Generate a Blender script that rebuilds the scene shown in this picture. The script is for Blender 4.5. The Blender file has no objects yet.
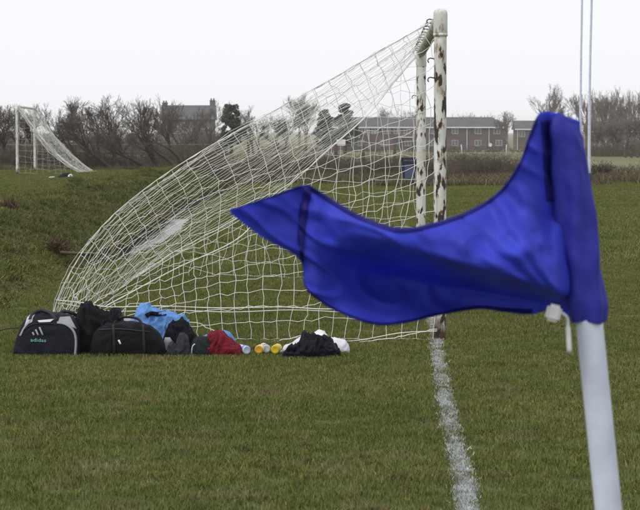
import bpy, bmesh, math, random
import numpy as np
from mathutils import Vector, Matrix, noise
from mathutils.bvhtree import BVHTree

# ------------------------------------------------------------------ camera, sky, sun, exposure
sc = bpy.context.scene
C = sc.collection
F, H, YH = 2334.0, 1.534, 131.0            # focal length in photo pixels, eye height, horizon row
TH = math.atan((255 - YH) / F)
cam = bpy.data.cameras.new('camera')
cam.sensor_width = 36.0
cam.lens = 36.0 * F / 640.0
cam.clip_start, cam.clip_end = 0.1, 6000
cam.dof.use_dof = True
cam.dof.focus_distance = 18.0
cam.dof.aperture_fstop = 17.0
camo = bpy.data.objects.new('camera', cam)
C.objects.link(camo)
camo.location = (0, 0, H)
camo.rotation_euler = (math.pi / 2 - TH, 0, 0)
sc.camera = camo

SUN_EL, SUN_AZ = math.radians(52), math.radians(230)      # azimuth clockwise from +Y: behind the camera, to the left
w = bpy.data.worlds.new('World')
sc.world = w
w.use_nodes = True
nt = w.node_tree
nt.nodes.clear()
sky = nt.nodes.new('ShaderNodeTexSky')
sky.sky_type = 'NISHITA'
sky.sun_disc = False
sky.sun_elevation = SUN_EL
sky.sun_rotation = SUN_AZ
sky.dust_density = 4.0
bg1 = nt.nodes.new('ShaderNodeBackground'); bg1.inputs[1].default_value = 0.09
nt.links.new(sky.outputs[0], bg1.inputs[0])
bg2 = nt.nodes.new('ShaderNodeBackground')          # the even cloud cover
bg2.inputs[0].default_value = (0.955, 0.965, 1.0, 1)
bg2.inputs[1].default_value = 0.97
mx = nt.nodes.new('ShaderNodeMixShader'); mx.inputs[0].default_value = 0.9
wo = nt.nodes.new('ShaderNodeOutputWorld')
nt.links.new(bg1.outputs[0], mx.inputs[1]); nt.links.new(bg2.outputs[0], mx.inputs[2])
nt.links.new(mx.outputs[0], wo.inputs[0])

sl = bpy.data.lights.new('sun', 'SUN')
sl.energy = 1.3
sl.angle = math.radians(25)
sl.color = (1.0, 0.96, 0.9)
so = bpy.data.objects.new('sun', sl)
C.objects.link(so)
sd = Vector((math.sin(SUN_AZ) * math.cos(SUN_EL), math.cos(SUN_AZ) * math.cos(SUN_EL), math.sin(SUN_EL)))
so.rotation_euler = sd.to_track_quat('Z', 'Y').to_euler()
so.location = (-10, -10, 20)

vs = sc.view_settings
vs.view_transform = 'Standard'
vs.look = 'None'
vs.exposure = 0.2
vs.gamma = 1.0
vs.use_curve_mapping = False

# ------------------------------------------------------------------ helpers
R = random.Random(7)
NR = np.random.default_rng(11)


def ray(px, py):
    a, b = (px - 320) / F, (255 - py) / F
    return Vector((a, math.cos(TH) + b * math.sin(TH), -math.sin(TH) + b * math.cos(TH)))


def W(px, py, d):                           # the point at distance d that shows at this place of the photo
    r = ray(px, py)
    t = d / r.y
    return Vector((r.x * t, d, H + r.z * t))


def G(px, py, z=0.0):                       # the point on level z
    r = ray(px, py)
    t = (z - H) / r.z
    return Vector((r.x * t, r.y * t, z))


def sm(a, b, x):
    t = np.clip((np.asarray(x, float) - a) / (b - a), 0, 1)
    return t * t * (3 - 2 * t)


def lat(ix, iy, seed):
    h = (ix * 374761393 + iy * 668265263 + seed * 1442695) & 0x7fffffff
    h = ((h ^ (h >> 13)) * 1274126177) & 0x7fffffff
    h = h ^ (h >> 16)
    return (h & 0xffff) / 65535.0 * 2 - 1


def vnoise(x, y, seed=0):                   # smooth value noise on arrays
    x = np.asarray(x, float); y = np.asarray(y, float)
    ix = np.floor(x).astype(np.int64); iy = np.floor(y).astype(np.int64)
    fx = x - ix; fy = y - iy
    fx = fx * fx * (3 - 2 * fx); fy = fy * fy * (3 - 2 * fy)
    a = lat(ix, iy, seed); b = lat(ix + 1, iy, seed); c = lat(ix, iy + 1, seed); d = lat(ix + 1, iy + 1, seed)
    return (a * (1 - fx) + b * fx) * (1 - fy) + (c * (1 - fx) + d * fx) * fy


def link(o, parent=None):
    C.objects.link(o)
    if parent is not None:
        o.parent = parent
        o.matrix_parent_inverse = Matrix.Translation(-parent.location) if parent.parent is None and parent.type == 'EMPTY' else Matrix()
    return o


def mesh_obj(name, verts, faces, mat=None, parent=None, smooth=False):
    me = bpy.data.meshes.new(name)
    if isinstance(faces, np.ndarray):
        v = np.asarray(verts, np.float32).reshape(-1, 3)
        k = faces.shape[1]
        me.vertices.add(len(v)); me.vertices.foreach_set('co', v.ravel())
        me.loops.add(faces.size); me.loops.foreach_set('vertex_index', faces.astype(np.int32).ravel())
        me.polygons.add(len(faces)); me.polygons.foreach_set('loop_start', np.arange(0, faces.size, k, dtype=np.int32))
        me.update(calc_edges=True)
        me.validate()
    else:
        me.from_pydata([tuple(v) for v in verts], [], faces)
        me.update()
    if smooth:
        me.polygons.foreach_set('use_smooth', [True] * len(me.polygons))
    if mat:
        me.materials.append(mat)
    return link(bpy.data.objects.new(name, me), parent)


def tag(o, label=None, cat=None, group=None, kind=None):
    if label: o['label'] = label
    if cat: o['category'] = cat
    if group: o['group'] = group
    if kind: o['kind'] = kind
    return o


def thing(name, loc, label, cat, group=None):
    o = bpy.data.objects.new(name, None)
    o.empty_display_size = 0.2
    C.objects.link(o)
    o.location = loc
    return tag(o, label, cat, group)


def seg_tubes(P, Q, r0, r1, sides=4):       # many straight tubes at once -> verts, quads
    P = np.asarray(P, float).reshape(-1, 3); Q = np.asarray(Q, float).reshape(-1, 3)
    n = len(P)
    r0 = np.broadcast_to(r0, (n,)); r1 = np.broadcast_to(r1, (n,))
    d = Q - P
    L = np.linalg.norm(d, axis=1, keepdims=True); L[L < 1e-9] = 1e-9
    d = d / L
    up = np.where(np.abs(d[:, 2:3]) > 0.9, np.array([[1.0, 0, 0]]), np.array([[0, 0, 1.0]]))
    a = np.cross(d, up); a /= np.linalg.norm(a, axis=1, keepdims=True)
    b = np.cross(d, a)
    vs_ = []
    for c, r in ((P, r0), (Q, r1)):
        for k in range(sides):
            t = 2 * math.pi * k / sides
            vs_.append(c + (a * math.cos(t) + b * math.sin(t)) * r[:, None])
    V = np.stack(vs_, axis=1).reshape(-1, 3)
    base = np.arange(n)[:, None] * (2 * sides)
    fs = []
    for k in range(sides):
        k2 = (k + 1) % sides
        fs.append(np.concatenate([base + k, base + k2, base + sides + k2, base + sides + k], axis=1))
    return V, np.concatenate(fs, axis=0)


def poly_segs(pts):
    pts = np.asarray(pts, float)
    return pts[:-1], pts[1:]


def tube_path(pts, rad, sides=10, cap=True):    # one smooth tube along a path
    pts = [Vector(p) for p in pts]
    if not hasattr(rad, '__len__'): rad = [rad] * len(pts)
    V, Fc = [], []
    n = len(pts)
    ref = None
    for i, p in enumerate(pts):
        t = (pts[min(i + 1, n - 1)] - pts[max(i - 1, 0)]).normalized()
        if ref is None:
            ref = Vector((1, 0, 0)) if abs(t.x) < 0.9 else Vector((0, 1, 0))
        a = (ref - t * ref.dot(t)).normalized(); b = t.cross(a); ref = a
        for k in range(sides):
            th = 2 * math.pi * k / sides
            V.append(p + (a * math.cos(th) + b * math.sin(th)) * rad[i])
    for i in range(n - 1):
        for k in range(sides):
            k2 = (k + 1) % sides
            Fc.append((i * sides + k, i * sides + k2, (i + 1) * sides + k2, (i + 1) * sides + k))
    if cap:
        Fc.append(tuple(range(sides - 1, -1, -1)))
        Fc.append(tuple((n - 1) * sides + k for k in range(sides)))
    return V, Fc


def box(x0, x1, y0, y1, z0, z1):
    V = [(x, y, z) for z in (z0, z1) for y in (y0, y1) for x in (x0, x1)]
    return V, [(0, 2, 3, 1), (4, 5, 7, 6), (0, 1, 5, 4), (2, 6, 7, 3), (0, 4, 6, 2), (1, 3, 7, 5)]


def join(*vf):
    V, Fc = [], []
    for v, f in vf:
        o = len(V)
        V += [tuple(p) for p in v]
        Fc += [tuple(i + o for i in q) for q in f]
    return V, Fc


def spline(pts, n):                          # smooth resampling of a 2-D/3-D polyline (Catmull-Rom, even arc length)
    P = np.asarray(pts, float)
    Q = np.vstack([2 * P[0] - P[1], P, 2 * P[-1] - P[-2]])
    out = []
    for i in range(1, len(Q) - 2):
        for t in np.linspace(0, 1, 24, endpoint=False):
            p0, p1, p2, p3 = Q[i - 1], Q[i], Q[i + 1], Q[i + 2]
            out.append(0.5 * ((2 * p1) + (p2 - p0) * t + (2 * p0 - 5 * p1 + 4 * p2 - p3) * t * t + (3 * p1 - p0 - 3 * p2 + p3) * t ** 3))
    out.append(P[-1])
    out = np.array(out)
    s = np.concatenate([[0], np.cumsum(np.linalg.norm(np.diff(out, axis=0), axis=1))])
    tt = np.linspace(0, s[-1], n)
    return np.stack([np.interp(tt, s, out[:, k]) for k in range(P.shape[1])], axis=1), s[-1]


# ------------------------------------------------------------------ materials
def mat(name, col, rough=0.8, var=0.15, scale=8.0, bump=0.0, bscale=40.0, col2=None, world=False, spec=0.3, detail=4.0, stretch=None):
    m = bpy.data.materials.new(name)
    m.use_nodes = True
    n = m.node_tree.nodes; l = m.node_tree.links
    b = n['Principled BSDF']
    b.inputs['Roughness'].default_value = rough
    b.inputs['Specular IOR Level'].default_value = spec
    if world:
        co = n.new('ShaderNodeNewGeometry').outputs['Position']
    else:
        co = n.new('ShaderNodeTexCoord').outputs['Object']
    if stretch:
        mp = n.new('ShaderNodeMapping'); mp.inputs['Scale'].default_value = stretch
        l.new(co, mp.inputs[0]); co = mp.outputs[0]
    t = n.new('ShaderNodeTexNoise'); t.inputs['Scale'].default_value = scale; t.inputs['Detail'].default_value = detail
    l.new(co, t.inputs['Vector'])
    cr = n.new('ShaderNodeValToRGB')
    c2 = col2 or tuple(min(1, c * (1 + var)) for c in col)
    c1 = col if col2 else tuple(c * (1 - var) for c in col)
    cr.color_ramp.elements[0].position = 0.33; cr.color_ramp.elements[1].position = 0.67
    cr.color_ramp.elements[0].color = (*c1, 1); cr.color_ramp.elements[1].color = (*c2, 1)
    l.new(t.outputs[0], cr.inputs[0]); l.new(cr.outputs[0], b.inputs['Base Color'])
    if bump:
        t2 = n.new('ShaderNodeTexNoise'); t2.inputs['Scale'].default_value = bscale; t2.inputs['Detail'].default_value = 5
        l.new(co, t2.inputs['Vector'])
        bm = n.new('ShaderNodeBump'); bm.inputs['Strength'].default_value = bump; bm.inputs['Distance'].default_value = 0.02
        l.new(t2.outputs[0], bm.inputs['Height']); l.new(bm.outputs[0], b.inputs['Normal'])
    m['ramp'] = cr.name
    return m


def grass_mat(name, ca, cb, cc, soil=None, tone=True):
    """three turf colours mixed by world-space patches, times a tone for each blade"""
    m = bpy.data.materials.new(name)
    m.use_nodes = True
    n = m.node_tree.nodes; l = m.node_tree.links
    b = n['Principled BSDF']; b.inputs['Roughness'].default_value = 0.8; b.inputs['Specular IOR Level'].default_value = 0.05
    g = n.new('ShaderNodeNewGeometry')

    def nz(s, d=4.0):
        t = n.new('ShaderNodeTexNoise'); t.inputs['Scale'].default_value = s; t.inputs['Detail'].default_value = d
        l.new(g.outputs['Position'], t.inputs['Vector'])
        return t.outputs[0]

    def ramp(inp, a, bb):
        r = n.new('ShaderNodeMapRange'); r.inputs[1].default_value = a; r.inputs[2].default_value = bb
        l.new(inp, r.inputs[0]); return r.outputs[0]

    def mixc(f, a, bb):
        x = n.new('ShaderNodeMix'); x.data_type = 'RGBA'
        l.new(f, x.inputs[0])
        for s, v in ((6, a), (7, bb)):
            if isinstance(v, tuple): x.inputs[s].default_value = (*v, 1)
            else: l.new(v, x.inputs[s])
        return x.outputs[2]
    c = mixc(ramp(nz(0.45, 6), 0.38, 0.62), ca, cb)
    c = mixc(ramp(nz(2.3, 6), 0.5, 0.72), c, cc)
    if soil:
        c = mixc(ramp(nz(7.0, 5), 0.58, 0.72), c, soil)
    if not tone:                             # bare earth on the steep sides of the ditch
        sp_ = n.new('ShaderNodeSeparateXYZ'); l.new(g.outputs['Position'], sp_.inputs[0])
        c = mixc(ramp(sp_.outputs[1], 82, 96), c, mixc(ramp(nz(0.05, 5), 0.35, 0.65), (0.115, 0.118, 0.058), (0.175, 0.160, 0.090)))   # rough pasture beyond the pitch
        sx = n.new('ShaderNodeSeparateXYZ'); l.new(g.outputs['Normal'], sx.inputs[0])
        c = mixc(ramp(sx.outputs[2], 0.90, 0.72), c, (0.028, 0.020, 0.013))
    if tone:
        at = n.new('ShaderNodeAttribute'); at.attribute_name = 'tone'
        v = n.new('ShaderNodeVectorMath'); v.operation = 'MULTIPLY'
        l.new(c, v.inputs[0]); l.new(at.outputs['Color'], v.inputs[1])
        c = v.outputs[0]
    l.new(c, b.inputs['Base Color'])
    return m


def plain(name, col, rough=0.6, var=0.08, scale=20, spec=0.3, **k):
    return mat(name, col, rough, var, scale, spec=spec, **k)


M = {}
M['ground'] = grass_mat('turf_soil', (0.068, 0.084, 0.024), (0.088, 0.100, 0.032), (0.098, 0.096, 0.044), (0.045, 0.040, 0.022), tone=False)
M['grass'] = grass_mat('short_turf', (0.108, 0.134, 0.033), (0.146, 0.158, 0.046), (0.172, 0.162, 0.070), (0.070, 0.070, 0.030))
M['rough'] = grass_mat('bank_grass', (0.084, 0.102, 0.028), (0.114, 0.126, 0.037), (0.160, 0.142, 0.066), (0.053, 0.056, 0.023))
M['dead'] = grass_mat('dead_grass', (0.140, 0.118, 0.074), (0.105, 0.088, 0.052), (0.095, 0.10, 0.045))
M['dock'] = plain('dead_bracken', (0.095, 0.062, 0.036), 0.9, 0.4)
M['paint_line'] = mat('line_paint', (0.26, 0.28, 0.26), 0.9, col2=(0.58, 0.60, 0.62), scale=11, world=True)
M['netw'] = plain('net_cord', (0.74, 0.74, 0.70), 0.8, 0.12, 6)
M['netfar'] = plain('far_net_cord', (0.62, 0.62, 0.58), 0.8, 0.12, 6)
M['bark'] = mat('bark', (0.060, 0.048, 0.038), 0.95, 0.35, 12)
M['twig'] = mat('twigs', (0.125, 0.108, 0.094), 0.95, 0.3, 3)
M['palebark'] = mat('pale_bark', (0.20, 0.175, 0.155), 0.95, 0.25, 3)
M['evergreen'] = mat('evergreen_leaf', (0.042, 0.050, 0.034), 0.9, 0.4, 1.5)
M['bramble'] = mat('bramble_stem', (0.075, 0.062, 0.046), 0.9, 0.4, 2.0, col2=(0.135, 0.11, 0.078))
M['brick'] = mat('brick_wall', (0.105, 0.076, 0.068), 0.9, 0.2, 0.25)
M['slate'] = mat('slate_roof', (0.085, 0.085, 0.092), 0.8, 0.15, 0.5)
M['stone'] = mat('stone_wall', (0.12, 0.11, 0.105), 0.9, 0.2, 0.5)
M['render'] = plain('grey_render', (0.30, 0.30, 0.31), 0.8)
M['white'] = plain('white_paint', (0.70, 0.70, 0.72), 0.5)
M['frame'] = plain('window_frame', (0.42, 0.42, 0.43), 0.5)
M['glass'] = plain('window_glass', (0.10, 0.11, 0.13), 0.12, 0.2, 2, spec=0.6)
M['wood'] = mat('weathered_wood', (0.085, 0.068, 0.052), 0.95, 0.3, 6, bump=0.4)
M['door'] = plain('dark_door', (0.05, 0.06, 0.09), 0.5)
M['wire'] = plain('fence_wire', (0.22, 0.21, 0.2), 0.5)


def post_mat(name, dark, lo, hi, rustband=False):
    m = bpy.data.materials.new(name)
    m.use_nodes = True
    n = m.node_tree.nodes; l = m.node_tree.links
    b = n['Principled BSDF']; b.inputs['Roughness'].default_value = 0.55
    tc = n.new('ShaderNodeTexCoord')
    mp = n.new('ShaderNodeMapping'); mp.inputs['Scale'].default_value = (1, 1, 0.45)
    l.new(tc.outputs['Object'], mp.inputs[0])

    def nz(s, d, w_=0):
        t = n.new('ShaderNodeTexNoise'); t.noise_dimensions = '4D'; t.inputs['W'].default_value = w_
        t.inputs['Scale'].default_value = s; t.inputs['Detail'].default_value = d
        l.new(mp.outputs[0], t.inputs['Vector']); return t.outputs[0]

    def rp(i, a, c):
        r = n.new('ShaderNodeMapRange'); r.inputs[1].default_value = a; r.inputs[2].default_value = c
        l.new(i, r.inputs[0]); return r.outputs[0]

    def mixc(f, a, bb):
        x = n.new('ShaderNodeMix'); x.data_type = 'RGBA'; l.new(f, x.inputs[0])
        for s, v in ((6, a), (7, bb)):
            if isinstance(v, tuple): x.inputs[s].default_value = (*v, 1)
            else: l.new(v, x.inputs[s])
        return x.outputs[2]
    c = mixc(rp(nz(9, 5), 0.4, 0.62), (0.66, 0.69, 0.68), (0.54, 0.54, 0.47))
    c = mixc(rp(nz(22, 6, 3.1), 0.57, 0.68), c, (0.24, 0.14, 0.07))
    chip = nz(20, 8, 7.7)
    c = mixc(rp(chip, lo - 0.045, lo + 0.005), c, (0.30, 0.20, 0.12))
    sz_ = n.new('ShaderNodeSeparateXYZ'); l.new(tc.outputs['Object'], sz_.inputs[0])
    ad = n.new('ShaderNodeMath'); ad.operation = 'MULTIPLY_ADD'; l.new(nz(12, 4, 1.3), ad.inputs[0]); ad.inputs[1].default_value = 0.3; l.new(sz_.outputs[2], ad.inputs[2])
    c = mixc(rp(ad.outputs[0], 0.34, 0.24), c, (0.10, 0.055, 0.035))
    f = rp(chip, lo, hi)
    c = mixc(f, c, dark)
    l.new(c, b.inputs['Base Color'])
    bm = n.new('ShaderNodeBump'); bm.invert = True; bm.inputs['Strength'].default_value = 0.6; bm.inputs['Distance'].default_value = 0.004
    l.new(f, bm.inputs['Height']); l.new(bm.outputs[0], b.inputs['Normal'])
    return m


M['post'] = post_mat('flaking_post_paint', (0.030, 0.020, 0.018), 0.565, 0.58)
M['cleanpost'] = post_mat('post_paint', (0.10, 0.06, 0.04), 0.68, 0.72)
M['farpost'] = post_mat('far_post_paint', (0.10, 0.06, 0.04), 0.64, 0.68)
M['hook'] = plain('rusty_hook', (0.09, 0.04, 0.025), 0.8, 0.3)


def cloth_mat(name, col, rough=0.85, trans=0.0, bump=0.25, bscale=60, sheen=0.0):
    m = mat(name, col, rough, 0.14, 9, bump, bscale)
    b = m.node_tree.nodes['Principled BSDF']
    b.inputs['Sheen Weight'].default_value = sheen
    b.inputs['Specular IOR Level'].default_value = 0.15
    if trans:
        n = m.node_tree.nodes; l = m.node_tree.links
        t = n.new('ShaderNodeBsdfTranslucent')
        l.new(n[m['ramp']].outputs[0], t.inputs[0])
        x = n.new('ShaderNodeMixShader'); x.inputs[0].default_value = trans
        l.new(b.outputs[0], x.inputs[1]); l.new(t.outputs[0], x.inputs[2])
        l.new(x.outputs[0], n['Material Output'].inputs[0])
    return m


M['flag'] = cloth_mat('flag_nylon', (0.056, 0.076, 0.62), 0.5, 0.34, 0.12, 25, 0.0)
M['sleeve'] = cloth_mat('sleeve_nylon', (0.032, 0.034, 0.30), 0.55, 0.05, 0.2, 30, 0.0)
M['hem'] = cloth_mat('flag_hem', (0.014, 0.012, 0.15), 0.6, 0.1, 0.12, 25, 0.0)
M['pole'] = plain('white_plastic', (0.58, 0.62, 0.74), 0.4, 0.10, 14)
M['navy'] = cloth_mat('navy_nylon', (0.0065, 0.007, 0.013), 0.7, 0, 0.8, 16)
M['black'] = cloth_mat('black_fabric', (0.0055, 0.0055, 0.008), 0.8, 0, 0.8, 16)
M['greyp'] = cloth_mat('grey_panel', (0.26, 0.27, 0.29), 0.7)
M['greyb'] = cloth_mat('dark_grey_fabric', (0.030, 0.032, 0.037), 0.8, 0, 0.8, 16)
M['lilac'] = cloth_mat('pale_lilac_fabric', (0.42, 0.41, 0.50), 0.8)
M['skyb'] = cloth_mat('sky_blue_fabric', (0.11, 0.24, 0.52), 0.75, 0, 0.8, 16)
M['dkteal'] = cloth_mat('dark_green_fabric', (0.011, 0.016, 0.018), 0.8, 0, 0.8, 16)
M['red'] = cloth_mat('dark_red_fabric', (0.14, 0.008, 0.018), 0.75, 0, 0.8, 16)
M['whitec'] = cloth_mat('white_fabric', (0.66, 0.66, 0.72), 0.8, 0, 0.8, 16)
M['teal'] = plain('teal_print', (0.16, 0.40, 0.42), 0.6)
M['printw'] = plain('white_print', (0.55, 0.55, 0.60), 0.6)
M['printg'] = plain('grey_print', (0.30, 0.30, 0.34), 0.6)
M['webbing'] = plain('grey_black_webbing', (0.011, 0.011, 0.014), 0.7)
M['zip'] = plain('dark_webbing', (0.014, 0.014, 0.018), 0.6)
M['binb'] = plain('navy_plastic', (0.016, 0.020, 0.045), 0.5)
M['binp'] = plain('blue_grey_label', (0.07, 0.09, 0.15), 0.5)

# ------------------------------------------------------------------ ground
DX = -2.92                                    # ditch centre
WATER_Z = -0.305


def ditch_x(y):
    return DX + 0.10 * np.sin(np.asarray(y) * 0.21) + 0.05 * np.sin(np.asarray(y) * 0.57 + 1)


def ground(x, y):
    x = np.asarray(x, float); y = np.asarray(y, float)
    z = -2.1 * sm(90, 420, y)
    s = x - ditch_x(y)
    near = 1 - sm(74, 84, y)
    op = sm(23.5, 34.0, y)                                       # the ditch opens at the pipe
    fl = -0.03 - 0.29 * op - 0.09 * sm(31, 35, y) * (1 - sm(52, 56, y))     # the floor lies deeper where water stands
    right = sm(-0.10, 1.0, s)
    left = 0.42 * op * sm(0.0, 0.30, -s) + (1 - 0.42 * op) * np.clip((-s - 0.30 * op + 0.15 * (1 - op)) / 1.6, 0, 1) ** 0.9
    lump = 0.05 * vnoise(x * 1.6, y * 0.8, 3) + 0.12 * vnoise(x * 2.4 + y * 0.35, y * 0.55, 5) + 0.06 * vnoise(x * 6, y * 1.7, 6)
    bankz = fl + (0.30 - fl) * left + lump * sm(0.3, 0.6, left) * (1 - 0.85 * sm(1.7, 3.0, -s))
    bankz = bankz - 0.28 * sm(2.0, 7.0, -s)
    prof = np.where(s > 0.14 * (1 - op), fl * (1 - right), bankz)
    z = z + near * np.where(s > 1.0, 0, prof)
    z = z + 0.010 * vnoise(x * 0.7, y * 0.5, 8) + 0.005 * vnoise(x * 3.1, y * 3.1, 9)
    return z


def GT(px, py):                              # where the sight line meets the terrain
    r = ray(px, py)
    t = 6.0
    while t < 400:
        p = Vector((r.x * t, r.y * t, H + r.z * t))
        if p.z <= float(ground(p.x, p.y)): break
        t += 0.05
    return p


xs = np.concatenate([-np.geomspace(900, 14, 40), np.arange(-13.5, -7, 0.3), np.arange(-7, -1.8, 0.07), np.arange(-1.8, 4, 0.2), np.arange(4, 16, 0.6), np.geomspace(16.5, 900, 40)])
ys = np.concatenate([np.arange(-12, 8, 1.0), np.arange(8, 60, 0.16), np.arange(60, 100, 0.5), np.geomspace(101, 4000, 70)])
XX, YY = np.meshgrid(xs, ys)
V = np.stack([XX, YY, ground(XX, YY)], axis=-1).reshape(-1, 3)
nx, ny = len(xs), len(ys)
I = np.arange(ny * nx).reshape(ny, nx)
Fq = np.stack([I[:-1, :-1], I[:-1, 1:], I[1:, 1:], I[1:, :-1]], axis=-1).reshape(-1, 4)
tag(mesh_obj('ground', V, Fq, M['ground'], smooth=True), kind='structure')

# water standing in the ditch
yy = np.arange(34.5, 49.0, 0.25)
V, Fc = [], []
for i, y in enumerate(yy):
    for s in (-0.5, 0, 0.8):
        V.append((float(ditch_x(y)) + s, y, WATER_Z))
for i in range(len(yy) - 1):
    for k in range(2):
        Fc.append((i * 3 + k, i * 3 + k + 1, i * 3 + k + 4, i * 3 + k + 3))
wm = mat('ditch_water', (0.05, 0.05, 0.045), 0.15, 0.1, 3, 0.9, 3.5, world=True, spec=1.0)
wm.node_tree.nodes['Principled BSDF'].inputs['IOR'].default_value = 1.33
tag(mesh_obj('water', V, Fc, wm, smooth=True), kind='structure')

# ------------------------------------------------------------------ painted goal line
LP = [(436, 343), (438, 360), (443, 390), (450, 425), (461, 465), (468, 510)]
lg = [G(*p) for p in LP][::-1]
ly = [-2.0] + [p.y for p in lg] + [17.2, 24.42, 40, 62]
lx = [0.42] + [p.x for p in lg] + [0.872, 1.05, 1.43, 1.96]


def line_x(y):
    return np.interp(y, ly, lx) + 0.008 * vnoise(np.asarray(y) * 2.2, 0, 4)


yy = np.arange(3.0, 60, 0.08)
V, Fc = [], []
for y in yy:
    c = float(line_x(y)); hw = 0.048 + 0.008 * float(vnoise(y * 5, 1, 2))
    for s in (-hw, hw):
        V.append((c + s, y, float(ground(c + s, y)) + 0.006))
Fc = [(2 * i, 2 * i + 1, 2 * i + 3, 2 * i + 2) for i in range(len(yy) - 1) if yy[i] > 26]
nb = 56000                                   # paint-coated grass blades along the line
by = 8.0 + (40 - 8.0) * NR.random(nb) ** 1.6
bx = line_x(by) + NR.normal(0, 0.023, nb)
ck = vnoise(bx * 22, by * 13, 31) * .6 + vnoise(bx * 7, by * 3.5, 32) * .5 > NR.normal(-0.45, .35, nb)
bx, by = bx[ck], by[ck]; nb = len(bx)
bz = ground(bx, by) + 0.006
hh = NR.uniform(0.008, 0.018, nb); an = NR.uniform(0, 6.28, nb); ww = NR.uniform(0.0015, 0.0035, nb)
tip = np.stack([bx + NR.normal(0, 0.008, nb), by + NR.normal(0, 0.010, nb), bz + hh], 1)
a = np.stack([bx - np.cos(an) * ww, by - np.sin(an) * ww, bz], 1); b = np.stack([bx + np.cos(an) * ww, by + np.sin(an) * ww, bz], 1)
o0 = len(V)
V = V + [tuple(p) for p in np.concatenate([a, b, tip])]
Fc = Fc + [(o0 + i, o0 + nb + i, o0 + 2 * nb + i) for i in range(nb)]
tag(mesh_obj('goal_line', V, Fc, M['paint_line']), kind='structure')


# ------------------------------------------------------------------ grass (instanced tiles of blades)
def blade_tile(name, size, n, hmin, hmax, wid, bend, material, seed, clumps=0):
    g = np.random.default_rng(seed)
    p = g.uniform(-size / 2, size / 2, (n, 2))
    hmul = np.ones(n)
    if clumps:
        cc = g.uniform(-size / 2, size / 2, (clumps, 2)); k = g.integers(0, clumps, n)
        p = cc[k] + g.normal(0, size / clumps ** 0.5 * 0.24, (n, 2))
        hmul = g.uniform(0.6, 1.25, clumps)[k]
    else:
        hmul = 0.75 + 0.5 * (vnoise(p[:, 0] * 14 + 50, p[:, 1] * 14, seed) + 1) / 2
    h = g.uniform(hmin, hmax, n) * hmul
    an = g.uniform(0, 6.283, n); wv = g.uniform(0.6, 1.3, n) * wid
    bd = g.normal(0, bend, (n, 2)) * h[:, None]
    z0 = np.full(n, -0.012)
    dx, dy = np.cos(an) * wv, np.sin(an) * wv
    v = [np.stack([p[:, 0] - dx, p[:, 1] - dy, z0], 1), np.stack([p[:, 0] + dx, p[:, 1] + dy, z0], 1),
         np.stack([p[:, 0] - dx * .7 + bd[:, 0] * .35, p[:, 1] - dy * .7 + bd[:, 1] * .35, h * .6], 1),
         np.stack([p[:, 0] + dx * .7 + bd[:, 0] * .35, p[:, 1] + dy * .7 + bd[:, 1] * .35, h * .6], 1),
         np.stack([p[:, 0] + bd[:, 0], p[:, 1] + bd[:, 1], h], 1)]
    V = np.stack(v, 1).reshape(-1, 3)
    b0 = np.arange(n)[:, None] * 5
    Ft = np.concatenate([b0 + np.array([[0, 1, 3]]), b0 + np.array([[0, 3, 2]]), b0 + np.array([[2, 3, 4]])], 0)
    me = bpy.data.meshes.new(name)
    me.vertices.add(len(V)); me.vertices.foreach_set('co', V.astype(np.float32).ravel())
    me.loops.add(Ft.size); me.loops.foreach_set('vertex_index', Ft.astype(np.int32).ravel())
    me.polygons.add(len(Ft)); me.polygons.foreach_set('loop_start', np.arange(0, Ft.size, 3, dtype=np.int32))
    me.update(calc_edges=True)
    at = me.color_attributes.new('tone', 'FLOAT_COLOR', 'POINT')
    t = np.clip(g.normal(1.0, 0.28, n), 0.4, 2.0)
    yel = g.random(n) < 0.06
    col = np.stack([t * np.where(yel, 1.9, 1), t * np.where(yel, 1.45, 1), t * np.where(yel, 1.6, 1), np.ones(n)], 1)
    at.data.foreach_set('color', np.repeat(col, 5, axis=0).astype(np.float32).ravel())
    me.materials.append(material)
    return bpy.data.objects.new(name, me)     # not linked: only used through instances


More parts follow.
